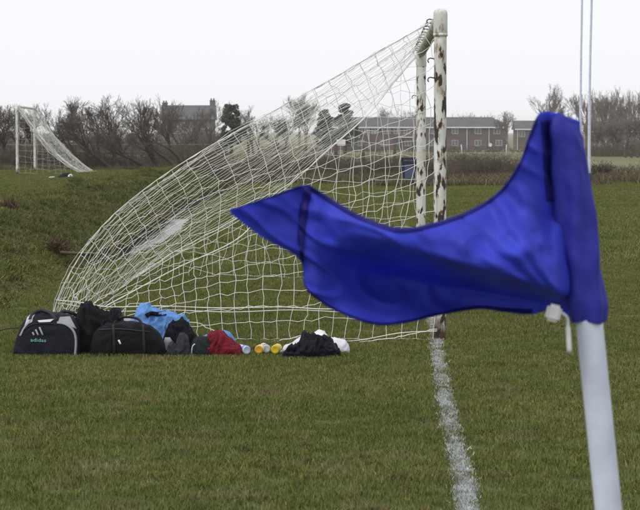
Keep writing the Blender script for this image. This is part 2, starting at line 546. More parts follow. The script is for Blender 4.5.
def scatter(name, tiles, pts, rots, scl, label, cat='grass', kind='stuff'):
    """one stuff object: points carrying instances of the tiles"""
    me = bpy.data.meshes.new(name)
    n = len(pts)
    me.vertices.add(n); me.vertices.foreach_set('co', np.asarray(pts, np.float32).ravel())
    a = me.attributes.new('rot', 'FLOAT_VECTOR', 'POINT'); a.data.foreach_set('vector', np.asarray(rots, np.float32).ravel())
    a = me.attributes.new('scl', 'FLOAT_VECTOR', 'POINT'); a.data.foreach_set('vector', np.asarray(scl, np.float32).ravel())
    a = me.attributes.new('pick', 'INT', 'POINT'); a.data.foreach_set('value', NR.integers(0, len(tiles), n).astype(np.int32))
    ng = bpy.data.node_groups.new(name, 'GeometryNodeTree')
    ng.interface.new_socket('Geometry', in_out='INPUT', socket_type='NodeSocketGeometry')
    ng.interface.new_socket('Geometry', in_out='OUTPUT', socket_type='NodeSocketGeometry')
    N, L = ng.nodes, ng.links
    gi = N.new('NodeGroupInput'); go = N.new('NodeGroupOutput')
    g2i = N.new('GeometryNodeGeometryToInstance')
    for t in reversed(tiles):
        oi = N.new('GeometryNodeObjectInfo'); oi.inputs['Object'].default_value = t
        oi.inputs['As Instance'].default_value = True
        L.new(oi.outputs['Geometry'], g2i.inputs[0])

    def att(nm, ty):
        x = N.new('GeometryNodeInputNamedAttribute'); x.data_type = ty; x.inputs[0].default_value = nm
        return x.outputs[0]
    ip = N.new('GeometryNodeInstanceOnPoints'); ip.inputs['Pick Instance'].default_value = True
    L.new(gi.outputs[0], ip.inputs['Points']); L.new(g2i.outputs[0], ip.inputs['Instance'])
    L.new(att('pick', 'INT'), ip.inputs['Instance Index'])
    L.new(att('rot', 'FLOAT_VECTOR'), ip.inputs['Rotation'])
    L.new(att('scl', 'FLOAT_VECTOR'), ip.inputs['Scale'])
    L.new(ip.outputs[0], go.inputs[0])
    o = bpy.data.objects.new(name, me)
    C.objects.link(o)
    md = o.modifiers.new('scatter', 'NODES'); md.node_group = ng
    return tag(o, label, cat, kind=kind)


def place(x, y, lift=0.0):
    e = 0.12
    z = ground(x, y)
    nx_ = -(ground(x + e, y) - ground(x - e, y)) / (2 * e); ny_ = -(ground(x, y + e) - ground(x, y - e)) / (2 * e)
    rots = []
    for a_, b_ in zip(nx_, ny_):
        q = Vector((float(a_), float(b_), 1)).to_track_quat('Z', 'Y').to_matrix() @ Matrix.Rotation(R.uniform(0, 6.283), 3, 'Z')
        rots.append(tuple(q.to_euler()))
    return np.stack([x, y, z + lift], 1), np.array(rots)


def lawn_pts(y0, y1, step, side=1.2):
    px_, py_ = [], []
    y = y0
    while y < y1:
        hw = 0.140 * y + side
        n = int(2 * hw / step) + 1
        x = -hw + (np.arange(n) + 0.5) * step
        px_.append(x + NR.uniform(-.15, .15, n) * step); py_.append(np.full(n, y) + NR.uniform(-.15, .15, n) * step)
        y += step
    return np.concatenate(px_), np.concatenate(py_)


short = [blade_tile('turf_tile', 0.62, 2600, 0.006, 0.020, 0.0015, 0.8, M['grass'], 100 + k) for k in range(3)]
shortb = [blade_tile('far_turf_tile', 1.25, 2000, 0.010, 0.030, 0.0034, 0.7, M['grass'], 110 + k) for k in range(3)]
x, y = lawn_pts(7.5, 27, 0.5)
k = ((x - ditch_x(y)) > 0.55) | ((y < 27) & (x - ditch_x(y) > 0.15))
x, y = x[k], y[k]
pts, rots = place(x, y, 0.006)
scatter('pitch_grass', short, pts, rots, np.ones((len(x), 3)), 'short worn olive green turf covering the near pitch')
x, y = lawn_pts(27, 79, 1.0, 2.0)
k = ((x - ditch_x(y)) > 1.7)
xa = np.concatenate([np.full(90, q_) for q_ in (0.95, 1.35)]); ya = np.tile(np.linspace(26.5, 68, 90), 2)
xa = xa + ditch_x(ya)
pts, rots = place(xa, ya)
scatter('ditch_edge_grass', short, pts, rots, np.ones((len(xa), 3)), 'short turf along the pitch side of the ditch')
x2, y2 = lawn_pts(32, 92, 1.0, 2.0)
k2 = (x2 - ditch_x(y2)) < -2.0
x, y = np.concatenate([x[k], x2[k2]]), np.concatenate([y[k], y2[k2]])
pts, rots = place(x, y, 0.010)
scatter('far_pitch_grass', shortb, pts, rots, np.ones((len(x), 3)), 'short turf on the far pitch and above the bank')
rough = [blade_tile('bank_tile', 0.46, 420, 0.02, 0.065, 0.0034, 1.0, M['rough'], 120 + k, 16) for k in range(3)]
xs_, ys_ = [], []
for yv in np.arange(19, 80, 0.27):
    for s in np.arange(-2.4, 0.35, 0.25):
        if -0.34 < s < 0.25 and yv > 28 and (yv > 34 or R.random() < .4): continue
        if s > 0.1 and yv > 34: continue
        xs_.append(float(ditch_x(yv)) + s + R.uniform(-.08, .08)); ys_.append(yv + R.uniform(-.08, .08))
x, y = np.array(xs_), np.array(ys_)
k = np.abs(x) < 0.14 * y + 1.2
x, y = x[k], y[k]
pts, rots = place(x, y)
sc3 = np.repeat(NR.uniform(0.85, 1.2, (len(x), 1)), 3, 1)
sc3[:, 2] *= np.where((x - ditch_x(y)) > -0.3, 0.55, 1.0) * np.where((x - ditch_x(y)) < -2.2, 0.5, 1.0)
scatter('bank_grass', rough, pts, rots, sc3, 'rough tussocky grass on the ditch bank')
dead = [blade_tile('dead_tile', 1.2, 700, 0.06, 0.24, 0.008, 0.7, M['dead'], 130 + k, 26) for k in range(3)]
xs_, ys_ = [], []
for yv in np.arange(65, 77, 0.8):
    for xv in np.arange(-2.0, 13.5, 0.8):
        if vnoise(xv * 0.35, yv * 0.3, 12) + (yv - 66) * 0.12 > -0.1:
            xs_.append(xv + R.uniform(-.3, .3)); ys_.append(yv + R.uniform(-.3, .3))
for xv in np.arange(-14, -6, 0.9):           # a withered strip behind the far goal
    for yv in (92, 93):
        xs_.append(xv + R.uniform(-.3, .3)); ys_.append(yv)
x, y = np.array(xs_), np.array(ys_)
pts, rots = place(x, y)
scatter('dead_grass', dead, pts, rots, np.repeat(NR.uniform(0.5, 1.15, (len(x), 1)), 3, 1), 'long withered brown grass beyond the pitch')

# trodden mud clods and divots lying in the turf
g_ = np.random.default_rng(91)
V, Fc = [], []
for q in range(380):
    py = 338 + 150 * g_.random() ** 2.2
    px = g_.uniform(-20, 660) if q % 3 else g_.normal(430, 60)
    c = G(px, py)
    if abs(c.x - float(line_x(c.y))) < .07: continue
    r_ = g_.uniform(.0025, .006) * (1 + (g_.random() > .93) * .7)
    z0 = float(ground(c.x, c.y))
    o0 = len(V)
    for k in range(7):
        a_ = 6.283 * k / 7
        rr = r_ * g_.uniform(.7, 1.6)
        V.append((c.x + math.cos(a_) * rr * 1.5, c.y + math.sin(a_) * rr, z0 - .005))
    for k in range(7):
        v0 = V[o0 + k]
        V.append((c.x + (v0[0] - c.x) * .6, c.y + (v0[1] - c.y) * .6, z0 + r_ * g_.uniform(.7, 1.3)))
    for k in range(7):
        k2 = (k + 1) % 7
        Fc.append((o0 + k, o0 + k2, o0 + 7 + k2, o0 + 7 + k))
    Fc.append(tuple(o0 + 7 + k for k in range(7)))
tag(mesh_obj('mud_clods', V, Fc, plain('mud', (0.032, 0.026, 0.016), 0.9, 0.3)), 'small dark mud clods scattered over the turf', 'mud', kind='stuff')

# ------------------------------------------------------------------ the near goal
A = Vector((0.879, 17.1, 0)); gd = Vector((0.0242, 1, 0)).normalized(); B = A + gd * 7.32
goal = thing('football_goal', A, 'large football goal with flaking rusty posts and billowing white net', 'goal')


def sub(name, vf, m, parent, smooth=False, label=None):
    o = mesh_obj(name, vf[0], vf[1], m, parent, smooth)
    if label: o['label'] = label
    return o


def upright(base, top, r, wob=0.0):
    pts = [base + Vector((wob * math.sin(t * 5), 0, t * top)) for t in np.linspace(0, 1, 14)]
    return tube_path(pts, r, 16)


sub('post', upright(A - Vector((0, 0, .1)), 2.46, 0.046), M['post'], goal, True)
sub('post', upright(B - Vector((0, 0, .1)), 2.44, 0.050), M['post'], goal, True)
capr = [0.050, 0.052, 0.052, 0.052, 0.050, 0.042, 0.024, 0.004]
capz = [2.235, 2.24, 2.32, 2.38, 2.402, 2.416, 2.424, 2.427]
cp = join(tube_path([A + Vector((0.0, 0, z)) for z in capz], capr, 18, False), tube_path([A + Vector((0, 0, z)) for z in (2.225, 2.245)], 0.0535, 18))
sub('post_sleeve', cp, M['cleanpost'], goal, True)
cp = tube_path([B + Vector((0, 0, z - .03)) for z in capz], [r * 1.05 for r in capr], 18, False)
sub('post_sleeve', cp, M['cleanpost'], goal, True)
top = Vector((0, 0, 2.355))
sub('crossbar', tube_path([A + top + gd * (7.32 * t) for t in np.linspace(0, 1, 20)], 0.048, 14), M['post'], goal, True)
hk = tube_path([(0, 0, 0), (-.03, 0, .006), (-.045, 0, .0), (-.05, 0, -.015), (-.042, 0, -.028)], 0.005, 6)
hmesh = None
spots = [A + top + gd * t + Vector((-.045, 0, 0.0)) for t in np.arange(0.25, 7.3, 0.55)]
spots += [A + Vector((-.042, 0, z)) for z in (2.06, 1.92, 1.25, 0.62)] + [B + Vector((-.046, 0, z)) for z in (1.9, 1.2)]
for p in spots:
    if hmesh is None:
        ho = sub('net_hook', hk, M['hook'], goal, True); hmesh = ho.data
    else:
        ho = link(bpy.data.objects.new('net_hook', hmesh), goal)
    ho.location = p

MESHW = 0.128


def net_surface(prof_n, prof_f, dn, df, nu, jit, seed, power=1.25, spacing=MESHW, billow=0.0):
    """prof_*: photo points of the two side edges of the back net -> grid of nodes [nu, nv, 3]"""
    Nn = np.array([tuple(W(px, py, dn)) for px, py in prof_n]); Ff = np.array([tuple(W(px, py, df)) for px, py in prof_f])
    _, Ln = spline(Nn, 5)
    nv = int(Ln / spacing) + 1
    N_, _ = spline(Nn, nv); F_, _ = spline(Ff, nv)
    g = np.random.default_rng(seed)
    grid = np.zeros((nu, nv, 3))
    vv = np.linspace(0, 1, nv)
    for i in range(nu):
        u = i / (nu - 1)
        hfun = u ** power
        p = N_ * (1 - hfun) + F_ * hfun
        p[:, 1] = dn + (df - dn) * u
        bl = billow * math.sin(math.pi * u) * np.sin(np.pi * vv)
        p[:, 0] -= bl; p[:, 2] += bl * .5
        p[:, 0] += 0.03 * vnoise(u * 9 + 3, vv * 7, seed) ; p[:, 2] += 0.03 * vnoise(u * 9, vv * 7 + 9, seed + 1)
        grid[i] = p
    j = g.normal(0, jit, grid.shape); j[:, 0] = 0
    j[:, :, 1] *= 1.0
    return grid + j, N_, F_


def strands(grid, sag=0.012, seed=0, skip=0.0):
    g = np.random.default_rng(seed)
    P, Q = [], []
    for axis in (0, 1):
        a = np.moveaxis(grid, axis, 0)
        p, q = a[:-1].reshape(-1, 3), a[1:].reshape(-1, 3)
        m = (p + q) / 2 + g.normal(0, sag * .5, p.shape)
        m[:, 2] -= sag * g.random(len(m))
        P += [p, m]; Q += [m, q]
    return np.concatenate(P), np.concatenate(Q)


def side_net(edge, post, zmin, seed, jit=0.012, yj=0.03, spacing=MESHW, lean=0.10):
    """square mesh between a post and the sloping edge curve; nodes outside the edge end on it"""
    xe = edge[:, 0]; ze = edge[:, 2]
    g = np.random.default_rng(seed)
    mir = -1.0 if xe[-1] > post.x else 1.0          # a net that runs the other way is built mirrored
    if mir < 0:
        xe = -xe; post = Vector((-post.x, post.y, post.z))
    o = np.argsort(ze)
    xz = lambda z: np.interp(z, ze[o], xe[o])
    o2 = np.argsort(xe)
    zx = lambda x: np.interp(x, xe[o2], ze[o2])

    def disp(x, z):
        f = np.clip((post.x - x) / 1.2, 0, 1) * np.clip((zx(x) - z) / 0.5, 0, 1)
        dx = -0.10 * f + 0.05 * f * vnoise(x * 2.2, z * 2.2, seed); dz = -lean * f + 0.06 * f * vnoise(x * 2.2 + 9, z * 2.2, seed + 1)
        dy = yj * f * vnoise(x * 1.4, z * 1.4 + 5, seed + 2)
        return np.array([x + dx, post.y + dy, max(z + dz, 0.012)])
    P, Q = [], []
    zs = np.arange(zmin, 2.36, spacing); xsn = np.arange(post.x - 0.06, xe.min(), -spacing)
    jx = {}

    def node(i, k):
        if (i, k) not in jx: jx[(i, k)] = g.normal(0, jit, 3)
        return jx[(i, k)]
    for k, z in enumerate(zs):
        prev = disp(post.x - 0.03, z)
        xend = xz(z)
        for i, x in enumerate(xsn):
            if x < xend: break
            c = disp(x, z) + node(i, k); P.append(prev); Q.append(c); prev = c
        P.append(prev); Q.append(np.array([xend, edge[0, 1], z]))
    for i, x in enumerate(xsn):
        prev = None
        for k, z in enumerate(zs):
            if x < xz(z): break
            c = disp(x, z) + node(i, k)
            if prev is not None: P.append(prev); Q.append(c)
            prev = c
        if prev is not None:
            P.append(prev); Q.append(np.array([x, edge[0, 1], max(zx(x), prev[2])]))
    P, Q = np.array(P), np.array(Q)
    P[:, 0] *= mir; Q[:, 0] *= mir
    m = (P + Q) / 2 + g.normal(0, 0.006, P.shape)
    return np.concatenate([P, m]), np.concatenate([m, Q])


near_prof = [(438, 18), (390, 45), (340, 74), (250, 124), (200, 152), (150, 185), (105, 223), (75, 264), (56, 303), (50, 338)]
far_prof = [(422, 47), (396, 80), (368, 114), (335, 143), (285, 187), (240, 217), (190, 243), (140, 274)]
grid, edN, edF = net_surface(near_prof, far_prof, A.y, B.y, 36, 0.0045, 21)
P, Q = strands(grid, 0.006, 22)
tag(mesh_obj('back_net', *seg_tubes(P, Q, 0.0015, 0.0015, 4), M['netw'], goal), kind='stuff')
P, Q = side_net(edF, B, 0.02, 41)
tag(mesh_obj('side_net', *seg_tubes(P, Q, 0.0021, 0.0021, 4), M['netw'], goal), kind='stuff')
# the near side: strings leave the sloping edge squarely, then hang down to the ground
nj, nk = len(edN), 17
sn = np.zeros((nj, nk, 3))
ar = np.linspace(0, 1, nj)
xl, xr = W(50, 338, A.y).x, A.x - 0.05
for j in range(nj):
    p0 = edN[j].copy()
    if j < 3: p0[0] = min(p0[0], A.x - 0.05)
    e2 = np.array([xr + (xl - xr) * ar[j] ** 0.93, A.y - 0.05 + 0.04 * math.sin(j), 0.015])
    tg = edN[min(j + 1, nj - 1)] - edN[max(j - 1, 0)]; tg /= np.linalg.norm(tg)
    nrm_ = np.array([-tg[2], 0, tg[0]]) if -tg[2] > 0 else np.array([tg[2], 0, -tg[0]])
    Ls = np.linalg.norm(e2 - p0)
    c1 = p0 + nrm_ * Ls * 0.36; c2 = e2 + np.array([0.10 * math.sin(ar[j] * 9), 0, Ls * 0.42])
    for k in range(nk):
        t = k / (nk - 1)
        q = p0 * (1 - t) ** 3 + 3 * c1 * t * (1 - t) ** 2 + 3 * c2 * t * t * (1 - t) + e2 * t ** 3
        q[1] = A.y + 0.10 * math.sin(math.pi * t) * vnoise(ar[j] * 5, t * 3, 77) - 0.05 * t
        f_ = math.sin(math.pi * t) ** .5
        q[0] += f_ * (0.035 * vnoise(ar[j] * 9, t * 6, 78) + NR.normal(0, .008)); q[2] += f_ * (0.035 * vnoise(ar[j] * 9 + 5, t * 6, 79) + NR.normal(0, .008))
        q[0] = min(q[0], A.x - 0.035)
        sn[j, k] = q
P, Q = strands(sn, 0.012, 80)
tag(mesh_obj('side_net', *seg_tubes(P, Q, 0.0021, 0.0021, 4), M['netw'], goal), kind='stuff')
# ropes: the two side edges, the hem ropes and the tie rope pulled to a peg
ropes = []
ropes.append((edF + NR.normal(0, .006, edF.shape), 0.0055))
ropes.append((edF + np.array([-.05, -.05, -.07]) * np.linspace(0, 1, len(edF))[:, None] ** .7, 0.0045))
ropes.append((edN, 0.0035))
ropes.append((grid[:, -1], 0.0035))
lo = [W(px, py, 17.1) for px, py in [(56, 300), (85, 303), (110, 307), (160, 306), (220, 308), (280, 307), (330, 309), (385, 305), (436, 309)]]
ropes.append((spline([tuple(p) for p in lo], 60)[0], 0.0042))
lo = [W(px, py, 17.1) for px, py in [(60, 303), (110, 311), (170, 310), (230, 312), (290, 310), (340, 312), (436, 318)]]
ropes.append((spline([tuple(p) for p in lo], 60)[0], 0.0035))
lo = [W(px, py, 16.9) for px, py in [(120, 336), (190, 322), (240, 345), (262, 344), (310, 335), (350, 343), (400, 336), (437, 329)]]
ropes.append((spline([tuple(p) for p in lo], 60)[0] + NR.normal(0, .004, (60, 3)), 0.0035))
lo = [W(px, py, 16.95) for px, py in [(300, 338), (350, 341), (400, 333), (437, 331)]]
ropes.append((spline([tuple(p) for p in lo], 40)[0], 0.0035))
for pts, r in ropes:
    P, Q = poly_segs(pts)
    mesh_obj('net_rope', *seg_tubes(P, Q, r, r, 6), M['netw'], goal)
tie = [tuple(edF[int(len(edF) * .57)]), tuple(W(240, 237, 22.6)), tuple(W(175, 269, 21.4)), tuple(G(104, 307, 0.02))]
P, Q = poly_segs(spline(tie, 30)[0])
mesh_obj('tie_rope', *seg_tubes(P, Q, 0.005, 0.005, 6), M['netw'], goal)

# ------------------------------------------------------------------ the far goal
A2 = GT(17.3, 174.5); g2 = Vector((-0.062, 1, 0)).normalized(); B2 = A2 + g2 * 7.32
A2.z = float(ground(A2.x, A2.y)); B2.z = float(ground(B2.x, B2.y))
dxx = W(34.5, 110, B2.y).x; B2.x = dxx
goal2 = thing('football_goal', A2, 'small distant white football goal above the bank on the left', 'goal')
sub('post', upright(A2 - Vector((0, 0, .1)), 2.54, 0.048), M['farpost'], goal2, True)
sub('post', upright(B2 - Vector((0, 0, .1)), 2.54, 0.048), M['farpost'], goal2, True)
sub('crossbar', tube_path([A2.lerp(B2, t) + Vector((0, 0, 2.4)) for t in (0, .5, 1)], 0.046, 12), M['farpost'], goal2, True)
np2 = [(18.5, 106.5), (33, 128), (50, 149), (70, 166), (94, 177.5)]
fp2 = [(35, 107.5), (50, 131), (65, 148), (80, 162), (97, 174.5)]
grid2, e1, e2 = net_surface(np2, fp2, A2.y, B2.y, 42, 0.02, 51, 1.0, 0.17, -0.18)
grid2[:, :, 2] = np.maximum(grid2[:, :, 2], ground(grid2[:, :, 0], grid2[:, :, 1]) + .02)
P, Q = strands(grid2, 0.02, 52)
tag(mesh_obj('back_net', *seg_tubes(P, Q, 0.0030, 0.0030, 3), M['netfar'], goal2), kind='stuff')
for e, ps, sd_ in ((e1, A2, 53), (e2, B2, 54)):
    P, Q = side_net(e, ps, 0.05, sd_, 0.02, 0.05, 0.2)
    tag(mesh_obj('side_net', *seg_tubes(P, Q, 0.0028, 0.0028, 3), M['netfar'], goal2), kind='stuff')
    for q in range(7):                        # the gathered edge of the net
        off = NR.normal(0, 0.035, 3)
        P, Q = poly_segs(e + off * np.sin(np.linspace(0.3, 3, len(e)))[:, None] + NR.normal(0, .012, e.shape))
        mesh_obj('net_rope', *seg_tubes(P, Q, 0.011, 0.011, 4), M['netfar'], goal2)

# ------------------------------------------------------------------ corner flag
FD = 4.67
base = W(640.7, 898, FD); base.z = 0.0
flag = thing('corner_flag', base, 'blue corner flag on a leaning white pole, blown by the wind', 'corner flag')
p_top = W(571.5, 150, FD); p_bot = W(589.3, 323, FD)
dirp = (p_bot - p_top).normalized()
gpt = p_bot + dirp * ((p_bot.z + 0.12) / -dirp.z)
flag.location = (gpt.x, gpt.y, 0)
sub('pole', tube_path([gpt.lerp(p_top, t) for t in np.linspace(0, 1, 24)], [0.0275 if t < 0.78 else 0.0275 - 0.035 * (t - .78) for t in np.linspace(0, 1, 24)], 24), M['pole'], flag, True)
# sleeve round the pole
V, Fc = [], []
ns, nr = 60, 36
for i in range(ns + 1):
    t = i / ns
    cx = np.interp(t, [0, .04, .3, .7, .93, 1], [563, 564.5, 571, 580, 586.5, 587.5])
    cy = 118 + (322 - 118) * t
    rx = np.interp(t, [0, .02, .08, .3, .6, .9, 1], [0.006, 0.026, 0.036, 0.039, 0.040, 0.041, 0.035])
    c = W(cx, cy, FD)
    for k in range(nr):
        a_ = 2 * math.pi * k / nr
        wr = 0.0035 * math.sin(a_ * 5 + t * 7) + 0.006 * noise.noise(Vector((math.cos(a_) * 1.3, math.sin(a_) * 1.3 + 7, t * 7)))
        q = c + Vector((math.cos(a_) * (rx + wr), math.sin(a_) * (rx * .85 + wr), -math.cos(a_) * 0.012 * (1 - t) + 0.003 * math.sin(3 * a_ + 1)))
        V.append(q)
for i in range(ns):
    for k in range(nr):
        k2 = (k + 1) % nr
        Fc.append((i * nr + k, i * nr + k2, (i + 1) * nr + k2, (i + 1) * nr + k))
Fc.append(tuple(range(nr)))
sub('sleeve', (V, Fc), M['sleeve'], flag, True)
# the blown cloth
cols = [((580, 121), (588, 320)), ((556, 113), (566, 316)), ((540, 113), (553, 309)), ((530, 133), (532, 314)), ((519, 163), (505, 312)), ((500, 190), (478, 309)), ((474, 208), (440, 315)),
        ((440, 221), (405, 323)), ((400, 228), (376, 325)), ((362, 216), (347, 316)), ((335, 201), (322, 303)), ((316, 189), (305, 287)), ((303, 185), (299, 259)),
        ((268, 197), (262, 237)), ((231, 209.5), (230, 212.5))]
nu, nv = 150, 70
tt = np.linspace(0, len(cols) - 1, nu)
ca = np.array(cols, float)
kk = np.arange(len(cols))


def crv(y, t):
    i = np.clip(np.floor(t).astype(int), 0, len(y) - 2); f = t - i
    ye = np.concatenate([[2 * y[0] - y[1]], y, [2 * y[-1] - y[-2]]])
    p0, p1, p2, p3 = ye[i], ye[i + 1], ye[i + 2], ye[i + 3]
    return 0.5 * (2 * p1 + (p2 - p0) * f + (2 * p0 - 5 * p1 + 4 * p2 - p3) * f * f + (3 * p1 - p0 - 3 * p2 + p3) * f ** 3)


tx, ty, bx_, by_ = (crv(ca[:, a_, b_], tt) for a_, b_ in ((0, 0), (0, 1), (1, 0), (1, 1)))


def bump1(x, c, s):
    return math.exp(-((x - c) / s) ** 2)


def flag_depth(px, py):
    """folds of the cloth, in metres away from the camera"""
    # long fold: the cloth turns under along a line falling from left to right
    x0, y0, x1, y1 = 345, 226, 570, 292
    L = math.hypot(x1 - x0, y1 - y0)
    s = ((py - y0) * (x1 - x0) - (px - x0) * (y1 - y0)) / L        # + below the line
    t = ((px - x0) * (x1 - x0) + (py - y0) * (y1 - y0)) / L / L
    amp = float(sm(-0.12, 0.22, t)) * (1 - 0.45 * float(sm(0.5, 1.0, t)))
    wdt = 44 - 26 * min(max(t, 0), 1)
    z = 0.0
    z += amp * (-0.12 * math.exp(-(max(-s, 0) / 48) ** 2) * (1 if s < 0 else 1 - float(sm(0, wdt, s))) + 0.13 * float(sm(0, wdt, s)) * (1 - float(sm(wdt, wdt + 60, s))))
    # upright dark fold beside the sleeve and the soft roll left of it
    z += 0.045 * bump1(px, 549 + (py - 150) * 0.04, 9) * (1 - float(sm(215, 270, py)))
    z -= 0.035 * bump1(px, 522 + (py - 200) * 0.05, 20) * (1 - float(sm(250, 300, py)))
    # broad wave along the cloth, and the step at the hem of the fly end
    z += 0.030 * math.sin((px - 300) / 62.0) * float(sm(600, 470, px))
    z += 0.022 * float(sm(318, 300, px)) - 0.0006 * max(300 - px, 0)
    # small creases, mostly running to the fixing at the lower corner
    ang = math.atan2(py - 312, px - 570)
    z += 0.006 * math.sin(ang * 30) * float(sm(380, 500, px)) * (1 - float(sm(535, 560, px)))
    rd = 1 - 2 * abs(noise.noise(Vector(((px * .8 + py * .6) / 60, (py * .8 - px * .5) / 26, 8.0))))
    z -= 0.012 * max(rd - 0.55, 0) * 2.2 * float(sm(600, 540, px))
    z += 0.016 * noise.noise(Vector((px / 46, py / 30, 2.0))) + 0.004 * noise.noise(Vector((px / 17, py / 15, 5.0)))
    return z


V, Fc = [], []
for i in range(nu):
    for j in range(nv):
        v = j / (nv - 1)
        px = tx[i] * (1 - v) + bx_[i] * v; py = ty[i] * (1 - v) + by_[i] * v
        bow = math.sin(math.pi * v) * 3.0
        px -= bow * (1 if 4 < tt[i] < 12 else 0)
        V.append(W(px, py, FD - 0.03 * float(sm(590, 540, px)) + 0.075 * float(sm(554, 578, px)) + flag_depth(px, py)))
for i in range(nu - 1):
    for j in range(nv - 1):
        q = i * nv + j
        Fc.append((q, q + 1, q + nv + 1, q + nv))
fl = sub('cloth', (V, Fc), M['flag'], flag, True)
md = fl.modifiers.new('thickness', 'SOLIDIFY'); md.thickness = 0.0012; md.offset = 0
# hems: a doubled strip along the top edge and down the fly end
fv = np.array([tuple(v) for v in V]).reshape(nu, nv, 3)


def strip(name, rows, off=-0.003, parent=fl, m=M['hem']):
    Vs, Fs = [], []
    n = len(rows[0])
    for r_ in rows: Vs += [tuple(np.array(p) + np.array([0, off, 0])) for p in r_]
    for a_ in range(len(rows) - 1):
        for i in range(n - 1):
            Fs.append((a_ * n + i, a_ * n + i + 1, (a_ + 1) * n + i + 1, (a_ + 1) * n + i))
    o = sub(name, (Vs, Fs), m, parent, True)
    mm = o.modifiers.new('thickness', 'SOLIDIFY'); mm.thickness = 0.0012; mm.offset = 0
    return o


i0 = int(np.searchsorted(tt, 2.2)); i1 = nu
strip('hem', [fv[i0:i1 - 2, j] for j in (0, 1, 2, 3)])
ih = int(np.searchsorted(tt, 11.35)); ih2 = int(np.searchsorted(tt, 12.0))
strip('hem', [fv[i, 2:nv - 1] for i in range(ih, ih2 + 1, 2)], -0.0045)
strip('seam', [fv[i, 3:int(nv * .47)] for i in range(int(np.searchsorted(tt, 1.15)), int(np.searchsorted(tt, 1.95)) + 1, 2)], -0.004)
strip('hem', [fv[int(np.searchsorted(tt, 3.0)):ih, nv - 1 - j] for j in (0, 1, 2)])
# plastic fixing at the lower corner and the loose cord
c0 = W(553.5, 313, FD - 0.075)
bmx = bmesh.new(); bmesh.ops.create_cube(bmx, size=1); bmesh.ops.scale(bmx, vec=(0.030, 0.016, 0.034), verts=bmx.verts)
bmesh.ops.bevel(bmx, geom=bmx.edges[:], offset=0.006, segments=3, affect='EDGES')
bmesh.ops.rotate(bmx, matrix=Matrix.Rotation(0.25, 3, 'Y'), verts=bmx.verts); bmesh.ops.translate(bmx, vec=c0, verts=bmx.verts)
me = bpy.data.meshes.new('toggle'); bmx.to_mesh(me); bmx.free(); me.materials.append(M['white'])
link(bpy.data.objects.new('toggle', me), flag)
cd = [W(562, 313, FD - .07), W(567, 318, FD - 0.06), W(568, 330, FD - .055), W(569.5, 352, FD - .055)]
sub('cord', tube_path([tuple(p) for p in spline([tuple(c) for c in cd], 14)[0]], [0.003] * 6 + [0.0052] * 8, 8), M['white'], flag, True)


# ------------------------------------------------------------------ kit lying behind the goal line
def heap(name, prof, yb, depth, m, parent=None, pw=0.7, folds=0.02, ff=9.0, seed=0, n=150, nj=60, d0=None, zlow=-0.01, lean=0.0, aniso=(1, 1, 1), crease=0.0):
    """soft body with the given front outline (photo points along its top) standing on the ground"""
    if d0 is None: d0 = G(sum(p[0] for p in prof) / len(prof), yb).y
    dm = d0 + depth * 0.45
    xs0 = np.array([W(p[0], p[1], dm).x for p in prof]); zs0 = np.array([W(p[0], p[1], dm).z for p in prof])
    X = np.linspace(xs0[0], xs0[-1], n)
    # smooth outline
    Zt = np.interp(X, xs0, zs0)
    ker = np.array([1, 2, 3, 2, 1]) / 9
    Zt = np.convolve(np.pad(Zt, 2, mode='edge'), ker, 'valid')
    zm = Zt.max()
    V = []
    for i in range(n):
        top_ = max(Zt[i], 0.004)
        e = min(1.0, (top_ / zm) ** 0.35)
        for j in range(nj):
            ph = math.pi * j / (nj - 1)
            c_, s_ = math.cos(ph), math.sin(ph)
            yl = -math.copysign(abs(c_) ** pw, c_) * depth / 2 * e
            zl = zlow + (top_ - zlow) * abs(s_) ** pw
            p = Vector((X[i], d0 + depth / 2 + yl + lean * (zl / max(zm, .01)), zl))
            q = Vector((p.x * ff * aniso[0] + seed * 7.3, p.y * ff * aniso[1], p.z * ff * aniso[2] + seed))
            f = noise.noise(q) + 0.5 * noise.noise(q * 2.3)
            if crease:
                wq = q + Vector((noise.noise(q * .8), noise.noise(q * .8 + Vector((5, 1, 2))), noise.noise(q * .8 + Vector((1, 7, 3))))) * 0.9
                r1 = 1 - 2.2 * abs(noise.noise(wq * .75)); r2 = 1 - 2.2 * abs(noise.noise(wq * 1.7 + Vector((4, 4, 4))))
                f = 0.45 * f + crease * (1.0 * r1 + 0.5 * r2 - 0.4)
            nrm = Vector((0, -c_ * 0.8, s_ * 0.6 + .1)).normalized()
            V.append(p + nrm * (folds * f * min(1, zl / .04 if zl > 0 else 0)))
    Fc = []
    for i in range(n - 1):
        for j in range(nj - 1):
            q = i * nj + j
            Fc.append((q, q + nj, q + nj + 1, q + 1))
    Fc.append(tuple(range(nj))); Fc.append(tuple((n - 1) * nj + j for j in range(nj - 1, -1, -1)))
    o = mesh_obj(name, V, Fc, m, parent, True)
    return o


def bvh(o):
    return BVHTree.FromPolygons([o.matrix_world @ v.co if o.parent is None else v.co for v in o.data.vertices], [tuple(p.vertices) for p in o.data.polygons])


ORI = Vector((0, 0, H))


def hit(tree, px, py, off=0.004):
    r = ray(px, py).normalized()
    loc, nr_, ix, ds = tree.ray_cast(ORI, r)
    return None if loc is None else loc - r * off


